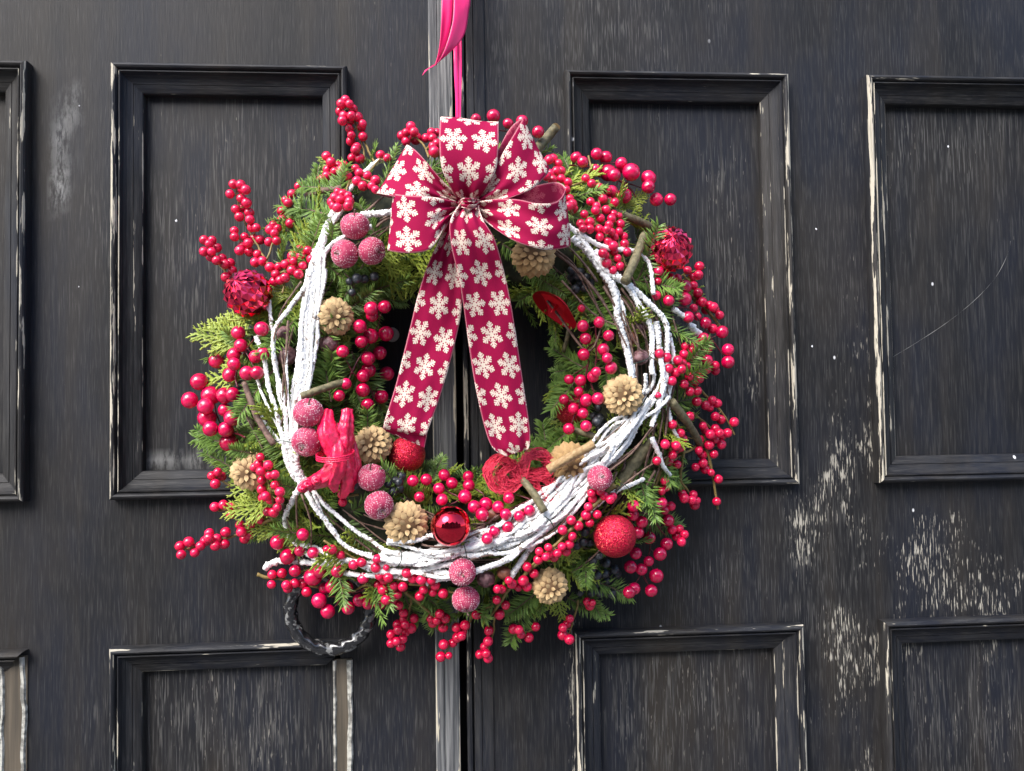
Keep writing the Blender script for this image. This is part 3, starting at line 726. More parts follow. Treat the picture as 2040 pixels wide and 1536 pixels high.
def spray(label, kind, berries, stems, rpx=None, lay=None, name='berry_spray', group=None, cat='berries'):
    me, r0, l0, sm, sw = {'big': (BIGM, 14.5, .022, M_dred, 2.0), 'small': (SMALLM, 9.6, .015, M_stalk, 2.6), 'black': (BLACKM, 9.5, .010, M_bark, 1.6)}[kind]
    r0 = rpx or r0; l0 = l0 if lay is None else lay
    B = []
    order = list(range(len(berries)))
    for i in order:
        x, y = berries[i][:2]; rp = (berries[i][2] if len(berries[i]) > 2 else r0)*random.uniform(.88, 1.08)
        base = dep(x, y)*.92+l0
        for k in range(40):
            dd = base+(1 if k % 2 else -1)*((k+1)//2)*.003
            if dd < .012: continue
            r = rad(rp, dd); p = at(x, y, dd)
            if all((p-q).length > .93*(r+s) for q, s in placed): break
        placed.append((p, r)); B.append((p, r))
    cen = sum((b[0] for b in B), Vector())/len(B)
    t = thing(name, cen, label, cat, group)
    V, FC = [], []; pool = []
    for st in stems:
        w = sw
        if len(st) and not isinstance(st[-1], tuple): w = st[-1]; st = st[:-1]
        C = catmull([(x, y, max(.014, dep(x, y)*.92+l0-.004)) for x, y in st], 8); P = [at(*c)-cen for c in C]
        P = [p+Vector((noise.noise(p*90), 0, noise.noise(p*90+Vector((5, 5, 5)))))*.0012 for p in P]
        pool += P; tube(P, [rad(w, .08)*(1-.45*i/(len(P)-1)) for i in range(len(P))], 6, .25, 250, V=V, FC=FC)
    for p, r in B:
        l = p-cen
        if pool:
            q = nearest(l, pool)
            if (q-l).length > .06: q = l+(q-l).normalized()*.03
        else: q = nearest(l+Vector((0, .006, 0)), [b[0]-cen for b in B if b[0] != p] or [Vector()])
        if (q-l).length > 1e-4:
            mid = (q+l)/2+Vector((0, .0015, -.0008)); tube([Vector(c) for c in catmull([tuple(q), tuple(mid), tuple(l)], 3)], rad(sw*.5, .08), 5, V=V, FC=FC)
        ax = (l-q).normalized() if (l-q).length > 1e-4 else Vector((0, -1, 0))
        ax = (ax+Vector((random.uniform(-.5, .5), random.uniform(-.9, .3), random.uniform(-.5, .5)))).normalized()
        m4 = frame(ax).to_4x4() @ Matrix.Diagonal((r, r, r*random.uniform(.92, 1.0), 1)); m4.translation = l
        obj('berry', me, t, mat=m4)
    obj('stem', mesh('stem', V, FC, sm, True), t)
    return t
GB = 'glossy artificial berry picks'; GS = 'small winterberry twigs'; GK = 'black berry clusters'
def big(label, z, L, stems, sz=None, **k): return spray(label, 'big', px(sz if z is None else z, L), [px(z, s) for s in stems], group=GB, **k)
def small(label, z, L, stems, **k):
    return spray(label, 'small', px(z, L), [px(z, s) for s in stems], group=GS, **k)
big('glossy red berry pick just below the faceted bauble, over yellow-green cypress', 4, [(545, 577), (733, 547), (512, 755), (743, 745), (370, 803, 15.5), (615, 903), (475, 915), (565, 680), (685, 770), (695, 900), (510, 830)],
    [[(540, 1020), (525, 930), (560, 800), (610, 710), (700, 580)], [(610, 710), (540, 600)], [(525, 930), (400, 850)]])
big('glossy red berry pick with the largest berries, above blue-green fir tips', 4, [(231, 972, 17), (153, 1120, 17.5), (325, 1082, 18), (435, 1083, 16), (500, 1075), (293, 1265, 19), (495, 1265, 17), (320, 1350, 17), (470, 1460, 17.5), (280, 1170, 16), (435, 1200), (445, 1355)],
    [[(600, 1420), (430, 1340), (370, 1230), (340, 1150), (235, 1140)], [(430, 1340), (430, 1160)]])
big('glossy red berry pick between a pale cone and the hanging snowflake ribbon tail', 4, [(1722, 368, 13), (1622, 440, 13.5), (1615, 385), (1522, 527), (1735, 585, 15), (1535, 648), (1610, 605), (1385, 728, 13.5), (1683, 740, 13.5), (1590, 785), (1593, 880), (1550, 925), (1740, 908, 15), (1410, 988, 13), (1547, 1040), (1357, 1085, 13), (1697, 1093, 13.5), (1585, 1158, 13)],
    [[(1450, 900), (1540, 760), (1620, 640), (1700, 430)], [(1460, 890), (1410, 800)], [(1460, 890), (1580, 1000), (1640, 1090)], [(1640, 650), (1690, 600)]])
big('arching row of glossy red berries sticking out over the panel above a faceted bauble', 3, [(520, 350, 12.5), (593, 378, 13.5), (355, 380, 12), (408, 415, 13), (718, 425, 13.5), (798, 497, 17.5), (612, 503, 16.5), (938, 545, 15), (935, 615, 15.5), (1000, 717, 15), (1113, 717, 14), (742, 688, 15.5), (640, 655, 13), (510, 480, 12), (660, 520, 13), (720, 465, 11)],
    [[(300, 440), (420, 450), (560, 460), (690, 560), (870, 620), (1050, 700)], [(690, 560), (790, 630), (840, 700)], [(560, 430), (660, 420)]])
big('glossy red berry pick spilling past a thick snowy stub below the faceted bauble', 5, [(1230, 125, 13), (1228, 225, 14), (1100, 237, 13), (1257, 370, 13), (1397, 417, 13), (1530, 490, 13.5), (1380, 545, 14), (1577, 632, 13), (1577, 732, 13), (1410, 720, 13), (1405, 620, 12), (1020, 0, 11.5)],
    [[(1150, 300), (1260, 300), (1400, 480), (1450, 560), (1540, 680)], [(1450, 570), (1410, 700)]])
big('glossy red berry pick hanging over the glitter bauble at the wreath opening', 5, [(408, 442, 12), (540, 412, 12), (430, 545, 12.5), (616, 520, 12.5), (573, 630, 13.5), (415, 672, 13.5), (637, 780, 13), (605, 700, 11), (298, 873, 12), (390, 880, 12), (490, 850, 13), (515, 815, 12), (375, 970, 11.5), (258, 1035, 12), (437, 1040, 13), (530, 1027, 13), (333, 1107, 12), (410, 1145, 12), (295, 1270, 13), (435, 1248, 12.5)],
    [[(515, 420), (515, 600), (510, 800)], [(510, 570), (440, 640), (450, 750), (330, 830)], [(450, 750), (420, 930), (380, 1080), (410, 1200)], [(470, 900), (510, 1000)], [(360, 1120), (310, 1240)]])
big('glossy red berry pick directly above the mirror-smooth bauble', 8, [(400, 320, 13), (488, 312, 12.5), (605, 283, 12.5), (655, 335, 12.5), (762, 292, 12), (765, 350, 12), (443, 425, 12), (590, 443, 13), (570, 370, 11), (740, 423, 13.5), (800, 490, 12.5), (875, 470, 13), (852, 540, 14), (955, 490, 12), (1005, 370, 12), (1025, 432, 13), (1005, 538, 12.5), (1160, 513, 13), (1095, 550, 11), (1018, 622, 13), (930, 650, 12.5), (885, 697, 12)],
    [[(500, 330), (640, 390), (700, 440), (640, 470)], [(860, 400), (790, 370), (690, 390)], [(1170, 440), (1060, 490), (980, 520), (900, 600), (890, 680)], [(1170, 440), (1050, 400)], [(1080, 490), (1040, 590)]])
big('glossy red berry pick hanging over the twisted iron ring handle', 6, [(1065, 828, 13), (860, 890, 14), (940, 1005, 15.5), (1147, 975, 13), (1040, 960, 12), (1000, 1120, 13), (1145, 1170, 18), (1345, 1122, 14), (1420, 1250, 13), (1300, 1245, 15), (1240, 1260, 13), (1195, 1360, 14), (1265, 1447, 14), (1430, 1420, 13), (1520, 1355, 13.5), (1590, 1385, 12.5), (1685, 1380, 13.5), (1550, 1180, 12), (1200, 1120, 13)],
    [[(1650, 1240), (1400, 1310), (1270, 1330)], [(1380, 1320), (1330, 1390)], [(1240, 1150), (1060, 1110), (960, 930)], [(1240, 1150), (1330, 1230), (1430, 1390)]])
big('glossy red berry pick drooping beside the largest glitter bauble and black berries', 7, [(738, 468, 13.5), (733, 530, 13), (905, 465, 13), (945, 445, 12), (800, 583, 12), (770, 660, 14), (853, 700, 14), (990, 572, 13), (980, 745, 14), (932, 818, 13.5), (755, 812, 12.5), (850, 870, 12), (717, 912, 12.5), (797, 930, 13.5), (905, 977, 14.5), (745, 1070, 13), (707, 1097, 14), (868, 1085, 14.5)],
    [[(850, 360), (870, 500), (860, 620), (850, 800), (790, 960), (740, 1060)], [(890, 590), (970, 690)], [(840, 840), (880, 920)], [(800, 970), (850, 1050)], [(870, 520), (780, 520)]])
big('few glossy red berries peeping out behind the top loop of the bow', 0, [(983, 231, 13.5), (948, 237, 11), (1040, 241, 13), (1072, 263, 12.5), (1012, 246, 11)], [[(960, 300), (985, 262), (1072, 270)]], lay=.03)

small('tall winterberry twig standing straight up beyond the foliage beside the panel moulding', 2, [(1408, 75), (1375, 110), (1440, 110), (1470, 150), (1362, 172), (1395, 205), (1455, 205), (1508, 215), (1383, 245), (1445, 250), (1545, 270), (1440, 310), (1535, 300), (1455, 360), (1548, 372), (1450, 410), (1500, 455), (1487, 480), (1460, 545), (1525, 550)],
      [[(1640, 580), (1565, 420), (1490, 270), (1410, 110)], [(1570, 560), (1545, 450), (1490, 290)]])
small('branching winterberry twig leaning up over the black panel above the faceted bauble', 2, [(505, 755), (565, 760), (478, 835), (575, 800), (605, 800), (570, 870), (612, 905), (523, 958), (578, 945), (633, 985), (553, 1018), (638, 1040), (655, 1105), (690, 1105), (513, 1130), (515, 1180), (595, 1180), (575, 1255), (555, 1290), (635, 1300), (625, 1230), (700, 1320), (680, 1385), (740, 1375), (722, 1203), (670, 1190)],
      [[(780, 1400), (730, 1300), (640, 1150), (570, 1000), (525, 800)], [(700, 1330), (600, 1260), (540, 1170)]])
small('short winterberry twig slanting out beside the spiky bauble tip', 2, [(270, 1205), (335, 1205), (310, 1235), (373, 1268), (268, 1298), (330, 1298), (325, 1340), (415, 1350), (440, 1400), (480, 1390), (498, 1450), (447, 1505), (370, 1370)], [[(560, 1560), (480, 1500), (340, 1340), (300, 1230)]])
small('winterberry twig with few berries rising between fir sprigs above the faceted bauble', 2, [(830, 1085), (800, 1120), (862, 1110), (835, 1150), (853, 1212), (790, 1220)], [[(770, 1360), (800, 1280), (830, 1200), (835, 1120)]])
small('dense winterberry twig touching the snowy branch beside the faceted bauble', 2, [(1035, 1280), (1105, 1290), (978, 1335), (1045, 1330), (990, 1375), (1133, 1360), (1065, 1410), (1025, 1430), (975, 1450), (1030, 1480), (925, 1400), (870, 1420), (800, 1425), (845, 1480), (955, 1390), (880, 1530), (920, 1510), (830, 1540)], [[(800, 1560), (880, 1480), (1000, 1430), (1080, 1330)], [(905, 1640), (915, 1560), (925, 1450)]])
small('loose line of red berries half hidden along the upright fir sprig', 2, [(1033, 775), (978, 835), (925, 885), (945, 905), (893, 973), (895, 1040), (960, 1070)], [[(1040, 1120), (930, 1000), (950, 880), (1040, 770)]], lay=.008)
small('winterberry twig above the grey broken stick beside green cypress tip', 2, [(1255, 530), (1290, 578), (1262, 640), (1350, 610), (1400, 600), (1322, 655), (1255, 690), (1215, 720), (1370, 640)], [[(1430, 660), (1340, 630), (1260, 560)], [(1330, 650), (1220, 720)]])
small('winterberry twig tucked under the end of the bow loop and snowy branch tip', 2, [(1425, 690), (1518, 665), (1490, 630), (1585, 685), (1500, 730), (1650, 725), (1548, 770), (1620, 770), (1650, 800), (1690, 520), (1745, 545)], [[(1400, 870), (1440, 760), (1560, 720), (1660, 780)], [(1560, 700), (1700, 540)]], lay=.02)
small('tight round ball of small red berries above the three frosted apples', 2, [(1345, 820), (1385, 835), (1320, 860), (1430, 850), (1365, 880), (1300, 900), (1405, 930), (1440, 895), (1340, 945), (1375, 910), (1345, 900), (1430, 930), (1310, 930)], [[(1440, 730), (1410, 830), (1360, 930)]], lay=.022)
small('winterberry twig peeping over the side loop of the bow', 1, [(480, 290), (440, 340), (478, 312), (405, 365), (440, 410), (505, 335), (600, 385), (645, 335), (655, 385), (690, 340), (655, 450), (690, 430), (520, 388, 13), (668, 495, 12)], [[(620, 540), (570, 430), (470, 330)], [(600, 480), (660, 380)]], lay=.02)
small('winterberry twig squeezed beside the two side loops of the bow', 1, [(1625, 550), (1668, 590), (1590, 560), (1650, 650), (1600, 670), (1690, 710), (1690, 650), (1745, 740), (1620, 720), (1570, 690), (1730, 800), (1760, 870), (1780, 915), (1750, 930), (1790, 955)], [[(1780, 1000), (1740, 850), (1650, 660), (1610, 560)]], lay=.02)
small('long drooping winterberry twig between the bow and the upright cut stick', 3, [(485, 497), (548, 505), (432, 548), (480, 590), (540, 620), (470, 735), (570, 710), (610, 640), (520, 770), (615, 730), (510, 805), (665, 740), (420, 835), (595, 800), (390, 910), (465, 900), (655, 835), (550, 868), (695, 850), (640, 870), (620, 920), (710, 915), (540, 955), (465, 955), (410, 950), (600, 960)],
      [[(455, 360), (490, 520), (530, 700), (560, 830), (600, 930)], [(310, 610), (440, 575), (520, 600)], [(480, 920), (640, 900), (780, 905)]], lay=.02)
small('hanging winterberry cluster in front of the thick snowy branch beside the cut stick', 3, [(640, 980), (545, 1020), (700, 975), (665, 1020), (740, 1015), (610, 1055), (745, 1075), (655, 1090), (660, 1135), (765, 1140), (590, 1165), (600, 1230), (710, 1255), (645, 1290), (690, 1190), (570, 1150)], [[(590, 960), (610, 1100), (640, 1250)], [(690, 1000), (710, 1120), (760, 1260)]], lay=.02)
small('winterberry twig right under the faceted bauble with a bare cut tip', 3, [(1347, 1255), (1252, 1287), (1340, 1325), (1290, 1345), (1060, 1335), (1115, 1350), (1010, 1375), (1090, 1400), (1110, 1445), (1000, 1490), (1070, 1475), (1300, 1410), (1335, 1470), (1170, 1350)], [[(1010, 1480), (1090, 1390), (1220, 1320), (1395, 1270)], [(1220, 1330), (1320, 1440)]])
small('winterberry twig ending in an olive stub beside the short snowy stub', 5, [(1340, 240), (1300, 298), (1430, 275), (1460, 290), (1400, 310), (1510, 355), (1455, 465), (1330, 365), (1370, 250), (1475, 310)], [[(1290, 200), (1400, 310), (1525, 455, ), 4.5]])
small('winterberry twig just above the leaning vine twigs, under the glossy berries', 5, [(1232, 605), (1300, 610), (1290, 635), (1222, 670), (1305, 700), (1475, 760), (1405, 795), (1475, 800), (1320, 590)], [[(1340, 760), (1340, 680), (1240, 620)], [(1340, 760), (1470, 790)]])
small('winterberry twig crossing the snowy branch beside the plum-brown dried fruit', 5, [(1025, 665), (1085, 695), (1175, 720), (1210, 740), (1100, 785), (1155, 820), (1245, 765), (1205, 790), (1265, 850), (1355, 825), (1350, 870), (1305, 895), (1125, 885), (1270, 970), (1330, 965), (1225, 910), (1015, 1000, 7)], [[(970, 700), (1060, 735), (1140, 760), (1240, 820), (1370, 840), 3.4], [(1240, 820), (1230, 1020)]], lay=.02)
small('thin bending winterberry twig with single berries at its bare tip over the moulding', 5, [(1325, 1050), (1395, 1080), (1450, 1040), (1490, 1065), (1430, 1100), (1475, 1170), (1520, 1195), (1627, 1215), (1573, 1303)], [[(1330, 930), (1440, 1040), (1530, 1140), (1590, 1230), (1635, 1315)]])
small('winterberry twig with yellow-brown stalk beside the thick diagonal cut stick', 5, [(1268, 1170), (1390, 1280), (1475, 1270), (1435, 1315), (1510, 1305), (1470, 1355), (1425, 1400), (1530, 1330), (1375, 1245)], [[(1290, 1140), (1380, 1210), (1470, 1300), (1500, 1340)]])
small('winterberries around the lower end of the thin drooping snowy twig', 5, [(1195, 1305), (1215, 1355), (1130, 1235), (1068, 1390), (1150, 1400), (1190, 1420), (1130, 1480), (1010, 1525), (1350, 1355), (1340, 1430)], [[(1150, 1200), (1190, 1300), (1130, 1420), (1060, 1540)]])
small('long downward winterberry branch ending in a bare grey tip over the panel edge', 7, [(1240, 95), (1325, 90), (1300, 20), (1245, 155), (1190, 185), (1260, 200), (1305, 225, 7.5), (1357, 272), (1215, 65), (1345, 435), (1095, 380), (1110, 412), (1175, 385), (1165, 425), (1200, 430), (1185, 460), (1380, 20)], [[(1240, -60), (1275, 80), (1310, 200), (1330, 330), (1355, 490), 4.2], [(1100, 60), (1085, 230), (1075, 350), 4.5], [(1080, 290), (1170, 400)]])
small('winterberry branch running down beside the snowy stub and frosted apple', 7, [(970, 20), (1050, 30), (910, 140), (1025, 100), (995, 140), (1055, 165), (1050, 60), (965, 285), (945, 360), (975, 330), (965, 500), (1010, 470)], [[(1030, -60), (1000, 80), (940, 230), (870, 375), 4.4], [(1190, 40), (1050, 120), (940, 190), 3]])
small('small winterberry tip poking out past the big glossy pick over the plain rail', 7, [(1020, 640), (1075, 635), (1110, 675), (1050, 690), (1088, 730)], [[(930, 590), (1030, 640), (1090, 690)]])
small('long winterberry twig lying across the snowy branches from the frosted apple to the glitter bauble', 7, [(432, 375), (495, 360), (440, 415), (525, 395), (570, 420), (590, 400), (410, 475), (393, 535), (475, 530), (420, 590), (285, 572), (338, 613), (222, 643), (293, 690), (272, 747), (218, 765), (250, 800), (118, 770), (52, 800), (135, 815), (185, 815), (45, 860), (100, 840), (160, 840)], [[(605, 310), (430, 490), (290, 640), (160, 760), (0, 900), 5]], lay=.026)
small('single hanging winterberry tip above the lower panel moulding corner', 7, [(275, 1290), (255, 1325), (225, 1355), (222, 1408), (272, 1440)], [[(335, 1150), (310, 1270), (270, 1390)]])
small('pair of winterberries under the black berry cluster', 7, [(400, 1165), (420, 1195), (440, 1175, 7)], [[(400, 1080), (405, 1150), (420, 1190)]])
small('winterberries lying along the grey stem below the snowy horizontal branch', 8, [(15, 865), (65, 850), (168, 828), (158, 885), (228, 885, 6)], [[(-60, 800), (60, 860), (180, 880), (250, 940)]], lay=.02)
small('dense winterberry cluster between the ring handle and the paired frosted apples', 8, [(185, 940), (240, 950), (215, 965), (175, 995), (280, 1005), (205, 1030), (240, 1065), (270, 1090), (225, 1095), (335, 1010), (360, 920), (343, 965), (400, 955), (300, 1060), (310, 1130)], [[(120, 880), (240, 930), (370, 985), 4], [(0, 1040), (120, 1000), (240, 1040)]], lay=.02)
small('winterberry twig pointing at the paired frosted apples from beside the snowy branches', 8, [(455, 965), (520, 965), (545, 1000), (470, 1030), (445, 1070), (530, 1045), (597, 1053)], [[(370, 990), (480, 1000), (590, 1030), (680, 1050), 3.6]], lay=.02)
small('heavy drooping bunch of winterberries below the wreath beside the ring handle', 8, [(340, 1180), (340, 1220), (408, 1215), (300, 1255), (350, 1255), (390, 1280), (305, 1290), (258, 1320), (355, 1305), (335, 1350), (258, 1378), (320, 1400), (295, 1365)], [[(390, 1080), (370, 1200), (310, 1350)]])
small('winterberries at the end of the dark diagonal twig below fir tips', 8, [(530, 1245), (515, 1215), (575, 1185), (612, 1215), (597, 1275), (555, 1230)], [[(350, 1040), (480, 1150), (595, 1248), 4]])
small('zigzag winterberry twig hanging over the weathered meeting strip', 8, [(685, 1275), (740, 1260), (725, 1300), (688, 1340), (660, 1375), (718, 1330), (600, 1385), (582, 1465), (635, 1458, 7)], [[(790, 1190), (760, 1260), (690, 1330), (610, 1440)]])
small('slim winterberry twig hanging straight down over the gap between the doors', 8, [(895, 1295), (890, 1365), (865, 1400), (835, 1450), (878, 1445), (890, 1475)], [[(935, 1180), (920, 1330), (880, 1440)]])
small('winterberries below the downward fir and cypress tips', 8, [(1055, 1285), (1105, 1320), (1155, 1340), (1200, 1270), (1090, 1290)], [[(1200, 1200), (1170, 1290), (1100, 1310)]])
small('winterberries on the forked grey stem between the lowest frosted apple and a pale cone', 8, [(815, 1190), (855, 1190), (965, 1190, 11), (1005, 1130), (945, 1095), (980, 1025), (1045, 990), (1025, 970), (1120, 970, 10.5), (1145, 1010), (1088, 1010), (1190, 925), (950, 1025), (1145, 880)], [[(1220, 850), (1130, 930), (1030, 1020), (960, 1130), (862, 1245), 5], [(760, 1200), (920, 1130)]], lay=.018)
small('four red berries beside yellow-green cypress tips near the lower corner of the panel', 6, [(330, 355), (380, 325), (410, 360), (360, 420)], [[(480, 440), (420, 400), (350, 370)]])
small('winterberry twig with a bare cut stem sticking out from yellow-green cypress', 6, [(355, 605), (425, 588), (490, 600), (482, 665)], [[(620, 600), (500, 625), (385, 645), 3.4]])
small('upright winterberry twig lying over the large pale cone beside the snowy bundle', 6, [(722, 205), (705, 262), (675, 288), (785, 270), (725, 320), (798, 352), (840, 345), (735, 390), (840, 430), (735, 465), (880, 485), (765, 520), (805, 550), (740, 530), (860, 610), (780, 645), (830, 650), (880, 550)], [[(840, 690), (820, 560), (790, 430), (745, 260)]], lay=.03)
small('longest winterberry twig reaching far out sideways over the plain black rail', 6, [(725, 707), (650, 740), (558, 750), (627, 778), (570, 808), (630, 835), (595, 862), (443, 808), (310, 815), (305, 855), (372, 858), (360, 918), (433, 905), (280, 880), (145, 885), (240, 920), (170, 930), (75, 920), (85, 990), (195, 975)], [[(830, 700), (690, 770), (540, 830), (430, 862), (280, 905), (120, 950), 3.6]])
small('winterberry twig with a broken grey tip just above the ring handle', 6, [(817, 1150), (897, 1140), (812, 1230), (945, 1260), (930, 1235), (1000, 1220), (1065, 1225), (1095, 1290)], [[(690, 1148), (850, 1185), (1000, 1215), (1200, 1255), 4.2]])
small('few winterberries along the upper of two snowy branches near the ring handle', 6, [(1258, 948), (1300, 950), (1368, 993), (1470, 1070), (1540, 1055)], [[(1230, 880), (1360, 950), (1560, 1060)]], lay=.02)
small('two red berries just below the red painted pod bundle', 6, [(1380, 505), (1385, 568)], [[(1520, 510), (1420, 520), (1385, 560)]], lay=.012)
small('lone red berry beside the red dusted pod disc', 5, [(398, 300, 8.5)], [[(440, 360), (400, 305)]])
def black(label, z, L, stems, **k): return spray(label, 'black', px(z, L), [px(z, s) for s in stems], group=GK, name='black_berry_cluster', **k)
black('black berry cluster among cypress between the glitter bauble and a pale cone', 7, [(385, 655), (375, 730), (420, 735), (325, 760), (440, 865), (485, 830), (370, 950), (415, 985), (435, 925), (470, 970), (530, 960), (540, 885), (620, 965), (545, 1010), (470, 1035), (430, 1100), (495, 1100), (600, 930), (580, 1105), (350, 1095)], [[(560, 700), (470, 850), (470, 1000), (440, 1120)]], lay=.012)
black('few blue-black berries below the three frosted apples', 4, [(1440, 165, 8), (1500, 140, 10), (1560, 145, 9), (1640, 125, 10.5), (1460, 255, 9)], [[(1400, 100), (1500, 170), (1640, 140)]], lay=.016)
black('black berry cluster between the frosted apples and the smaller glitter bauble', 8, [(240, 255), (285, 320), (325, 290), (270, 390), (240, 340), (315, 370), (30, 350), (310, 330), (275, 355)], [[(200, 420), (270, 350), (250, 260)]], lay=.018)
black('black berry cluster in the shade beside the brown cone and snowy branch', 3, [(320, 1290), (370, 1330), (320, 1350), (385, 1395), (440, 1340), (350, 1440), (420, 1430), (390, 1300), (470, 1390)], [[(300, 1300), (380, 1370), (440, 1440)]], lay=.002)
black('black berry cluster below the pale cone beside the glossy berries', 5, [(530, 1100, 8), (545, 1185), (520, 1215), (575, 1260), (600, 1290), (545, 1275), (560, 1230), (500, 1170)], [[(540, 1080), (550, 1200), (580, 1290)]], lay=.006)
black('blue-black berries among the large glossy berries next to yellow cypress', 4, [(605, 760), (580, 855, 8), (560, 1000, 8), (620, 730, 9)], [[(620, 720), (590, 850), (560, 1010)]], lay=.004)

# ------------------------------------------------------------------ cones
def scale_mesh():
    V, FC, tp = [], [], []; n = 5
    for i in range(n+1):
        t = i/n; w = .5*(math.sin(math.pi*(.16+.66*t))**.8)*(1 if i < n-1 else (.8 if i < n else .15)); z = .20*t*t
        for s in (-1, 0, 1):
            V.append(Vector((s*w, t, z+(.13 if s == 0 else 0)))); tp.append(t)
        for s in (-1, 0, 1):
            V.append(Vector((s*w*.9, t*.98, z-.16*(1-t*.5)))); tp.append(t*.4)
    for i in range(n):
        a = i*6; b = a+6
        for j in (0, 1): FC.append((a+j, a+j+1, b+j+1, b+j)); FC.append((a+3+j, b+3+j, b+4+j, a+4+j))
        FC.append((a, b, b+3, a+3)); FC.append((a+2, a+5, b+5, b+2))
    e = n*6; FC.append((e, e+1, e+4, e+3)); FC.append((e+1, e+2, e+5, e+4))
    me1 = mesh('cone_scale', V, FC, M_cone); me2 = mesh('cone_scale', V, FC, M_cone2)
    for me in (me1, me2):
        a = me.attributes.new('tip', 'FLOAT', 'POINT'); a.data.foreach_set('value', tp)
    return me1, me2
SC1, SC2 = scale_mesh()
CV, CF = sphere(20, 12)
CORE = mesh('core', CV, CF, M_core, True)
def cone(label, x, y, rpx, ax, me=SC1, lay=.006, n=78, spread=.6, flat=.62):
    d = dep(x, y)+lay; c = at(x, y, d); r = rad(rpx, d)
    t = thing('pine_cone', c, label, 'pine cone', 'dried cones'); A = frame(ax)
    m4 = A.to_4x4() @ Matrix.Diagonal((r*.74, r*.74, r*flat, 1)); obj('core', CORE, t, mat=m4)
    for i in range(n):
        th = math.radians(1+98*math.sqrt(i/n)); az = i*2.39996+random.uniform(-.1, .1)
        rad_ = Vector((math.cos(az), math.sin(az), 0)); nrm = rad_*math.sin(th)+Vector((0, 0, 1))*math.cos(th)
        mer = rad_*math.cos(th)-Vector((0, 0, 1))*math.sin(th)
        pos = Vector((rad_.x*math.sin(th)*.70*r, rad_.y*math.sin(th)*.70*r, math.cos(th)*r*flat))
        lift = spread*(1.2-.7*i/n)*.62+.16+random.uniform(-.08, .08)
        yv = (mer*math.cos(lift)+nrm*math.sin(lift)).normalized(); xv = yv.cross(nrm).normalized(); zv = xv.cross(yv)
        s = r*(.24+.33*math.sqrt(i/n))*random.uniform(.9, 1.1)
        B = Matrix((xv*s*.74, yv*s*1.12, zv*s*.42)).transposed()
        mm = (A @ B).to_4x4(); mm.translation = A @ (pos-yv*s*.25); obj('cone_scale', me, t, mat=mm)
cone('tan dried cone half under foliage with red twig berries lying on it', 498, 938, 42, (-.1, -1, .0), lay=.018, spread=.25)
cone('tan dried cone beside snowy laths above a wrinkled dried fruit', 667, 631, 41, (.25, -1, -.1), lay=.010, spread=.35)
cone('brown open dried cone hanging right under the bow', 1063, 508, 46, (0, -.9, .3), SC2, lay=.014, spread=.75)
cone('pointed-scale tan cone at the end of a snowy branch beside glossy berries', 1241, 787, 42, (-.15, -1, .1), lay=.014, spread=.75)
cone('tan dried cone touching the red painted pod bundle', 742, 884, 40, (-.1, -1, .35), lay=.010, spread=.55)
cone('star-shaped tan cone between the frosted apples and the mirror-smooth bauble', 809, 1043, 45, (.1, -1, -.05), lay=.010, spread=.6)
cone('brown cone with a cut tan stick lying across it', 1135, 922, 44, (.15, -1, -.25), SC2, lay=.010, spread=.45)
cone('pale tan cone low on the wreath beside bright green cypress tips', 1096, 1168, 38, (0, -1, 0), lay=.018, spread=.42)

# ------------------------------------------------------------------ sugared apples
def apple_mesh():
    V, FC = sphere(28, 18); out = []
    for v in V:
        rr = math.hypot(v.x, v.y); z = v.z*.92
        if v.z > 0: z -= .26*math.exp(-(rr/.28)**2)
        else: z += .14*math.exp(-(rr/.22)**2)
        out.append(Vector((v.x, v.y, z))*(1+.02*noise.noise(v*2)))
    return mesh('skin', out, FC, M_apple, True), out, FC
AM, AV, AF = apple_mesh()
def sugar(seed):
    rs = random.Random(seed); V, FC = [], []
    for i in range(1300):
        f = AF[rs.randrange(len(AF))]; p = Vector(); ws = [rs.random() for _ in f]; sw_ = sum(ws)
        for k, w in zip(f, ws): p += AV[k]*(w/sw_)
        if noise.noise(p*2.1+Vector((seed, 0, 0))) < -.22 and rs.random() < .85: continue
        s = rs.uniform(.018, .042); b = len(V)
        q = Matrix.Rotation(rs.uniform(0, 6), 3, Vector((rs.uniform(-1, 1), rs.uniform(-1, 1), rs.uniform(-1, 1))).normalized())
        V += [p+q @ Vector(c)*s for c in ((1, 0, 0), (-1, 0, 0), (0, 1, 0), (0, -1, 0), (0, 0, 1.2), (0, 0, -1.2))]
        FC += [(b+4, b, b+2), (b+4, b+2, b+1), (b+4, b+1, b+3), (b+4, b+3, b), (b+5, b+2, b), (b+5, b+1, b+2), (b+5, b+3, b+1), (b+5, b, b+3)]
    return mesh('sugar_frosting', V, FC, M_sugar)
SUG = [sugar(i) for i in range(3)]
SP = [Vector(c) for c in catmull([(0, 0, .5), (.02, .01, .85), (.10, .05, 1.18)], 5)]; tv, tf = tube(SP, [.055+.02*(i > 8) for i in range(len(SP))], 7)
STALK = mesh('stalk', tv, tf, M_bark, True)
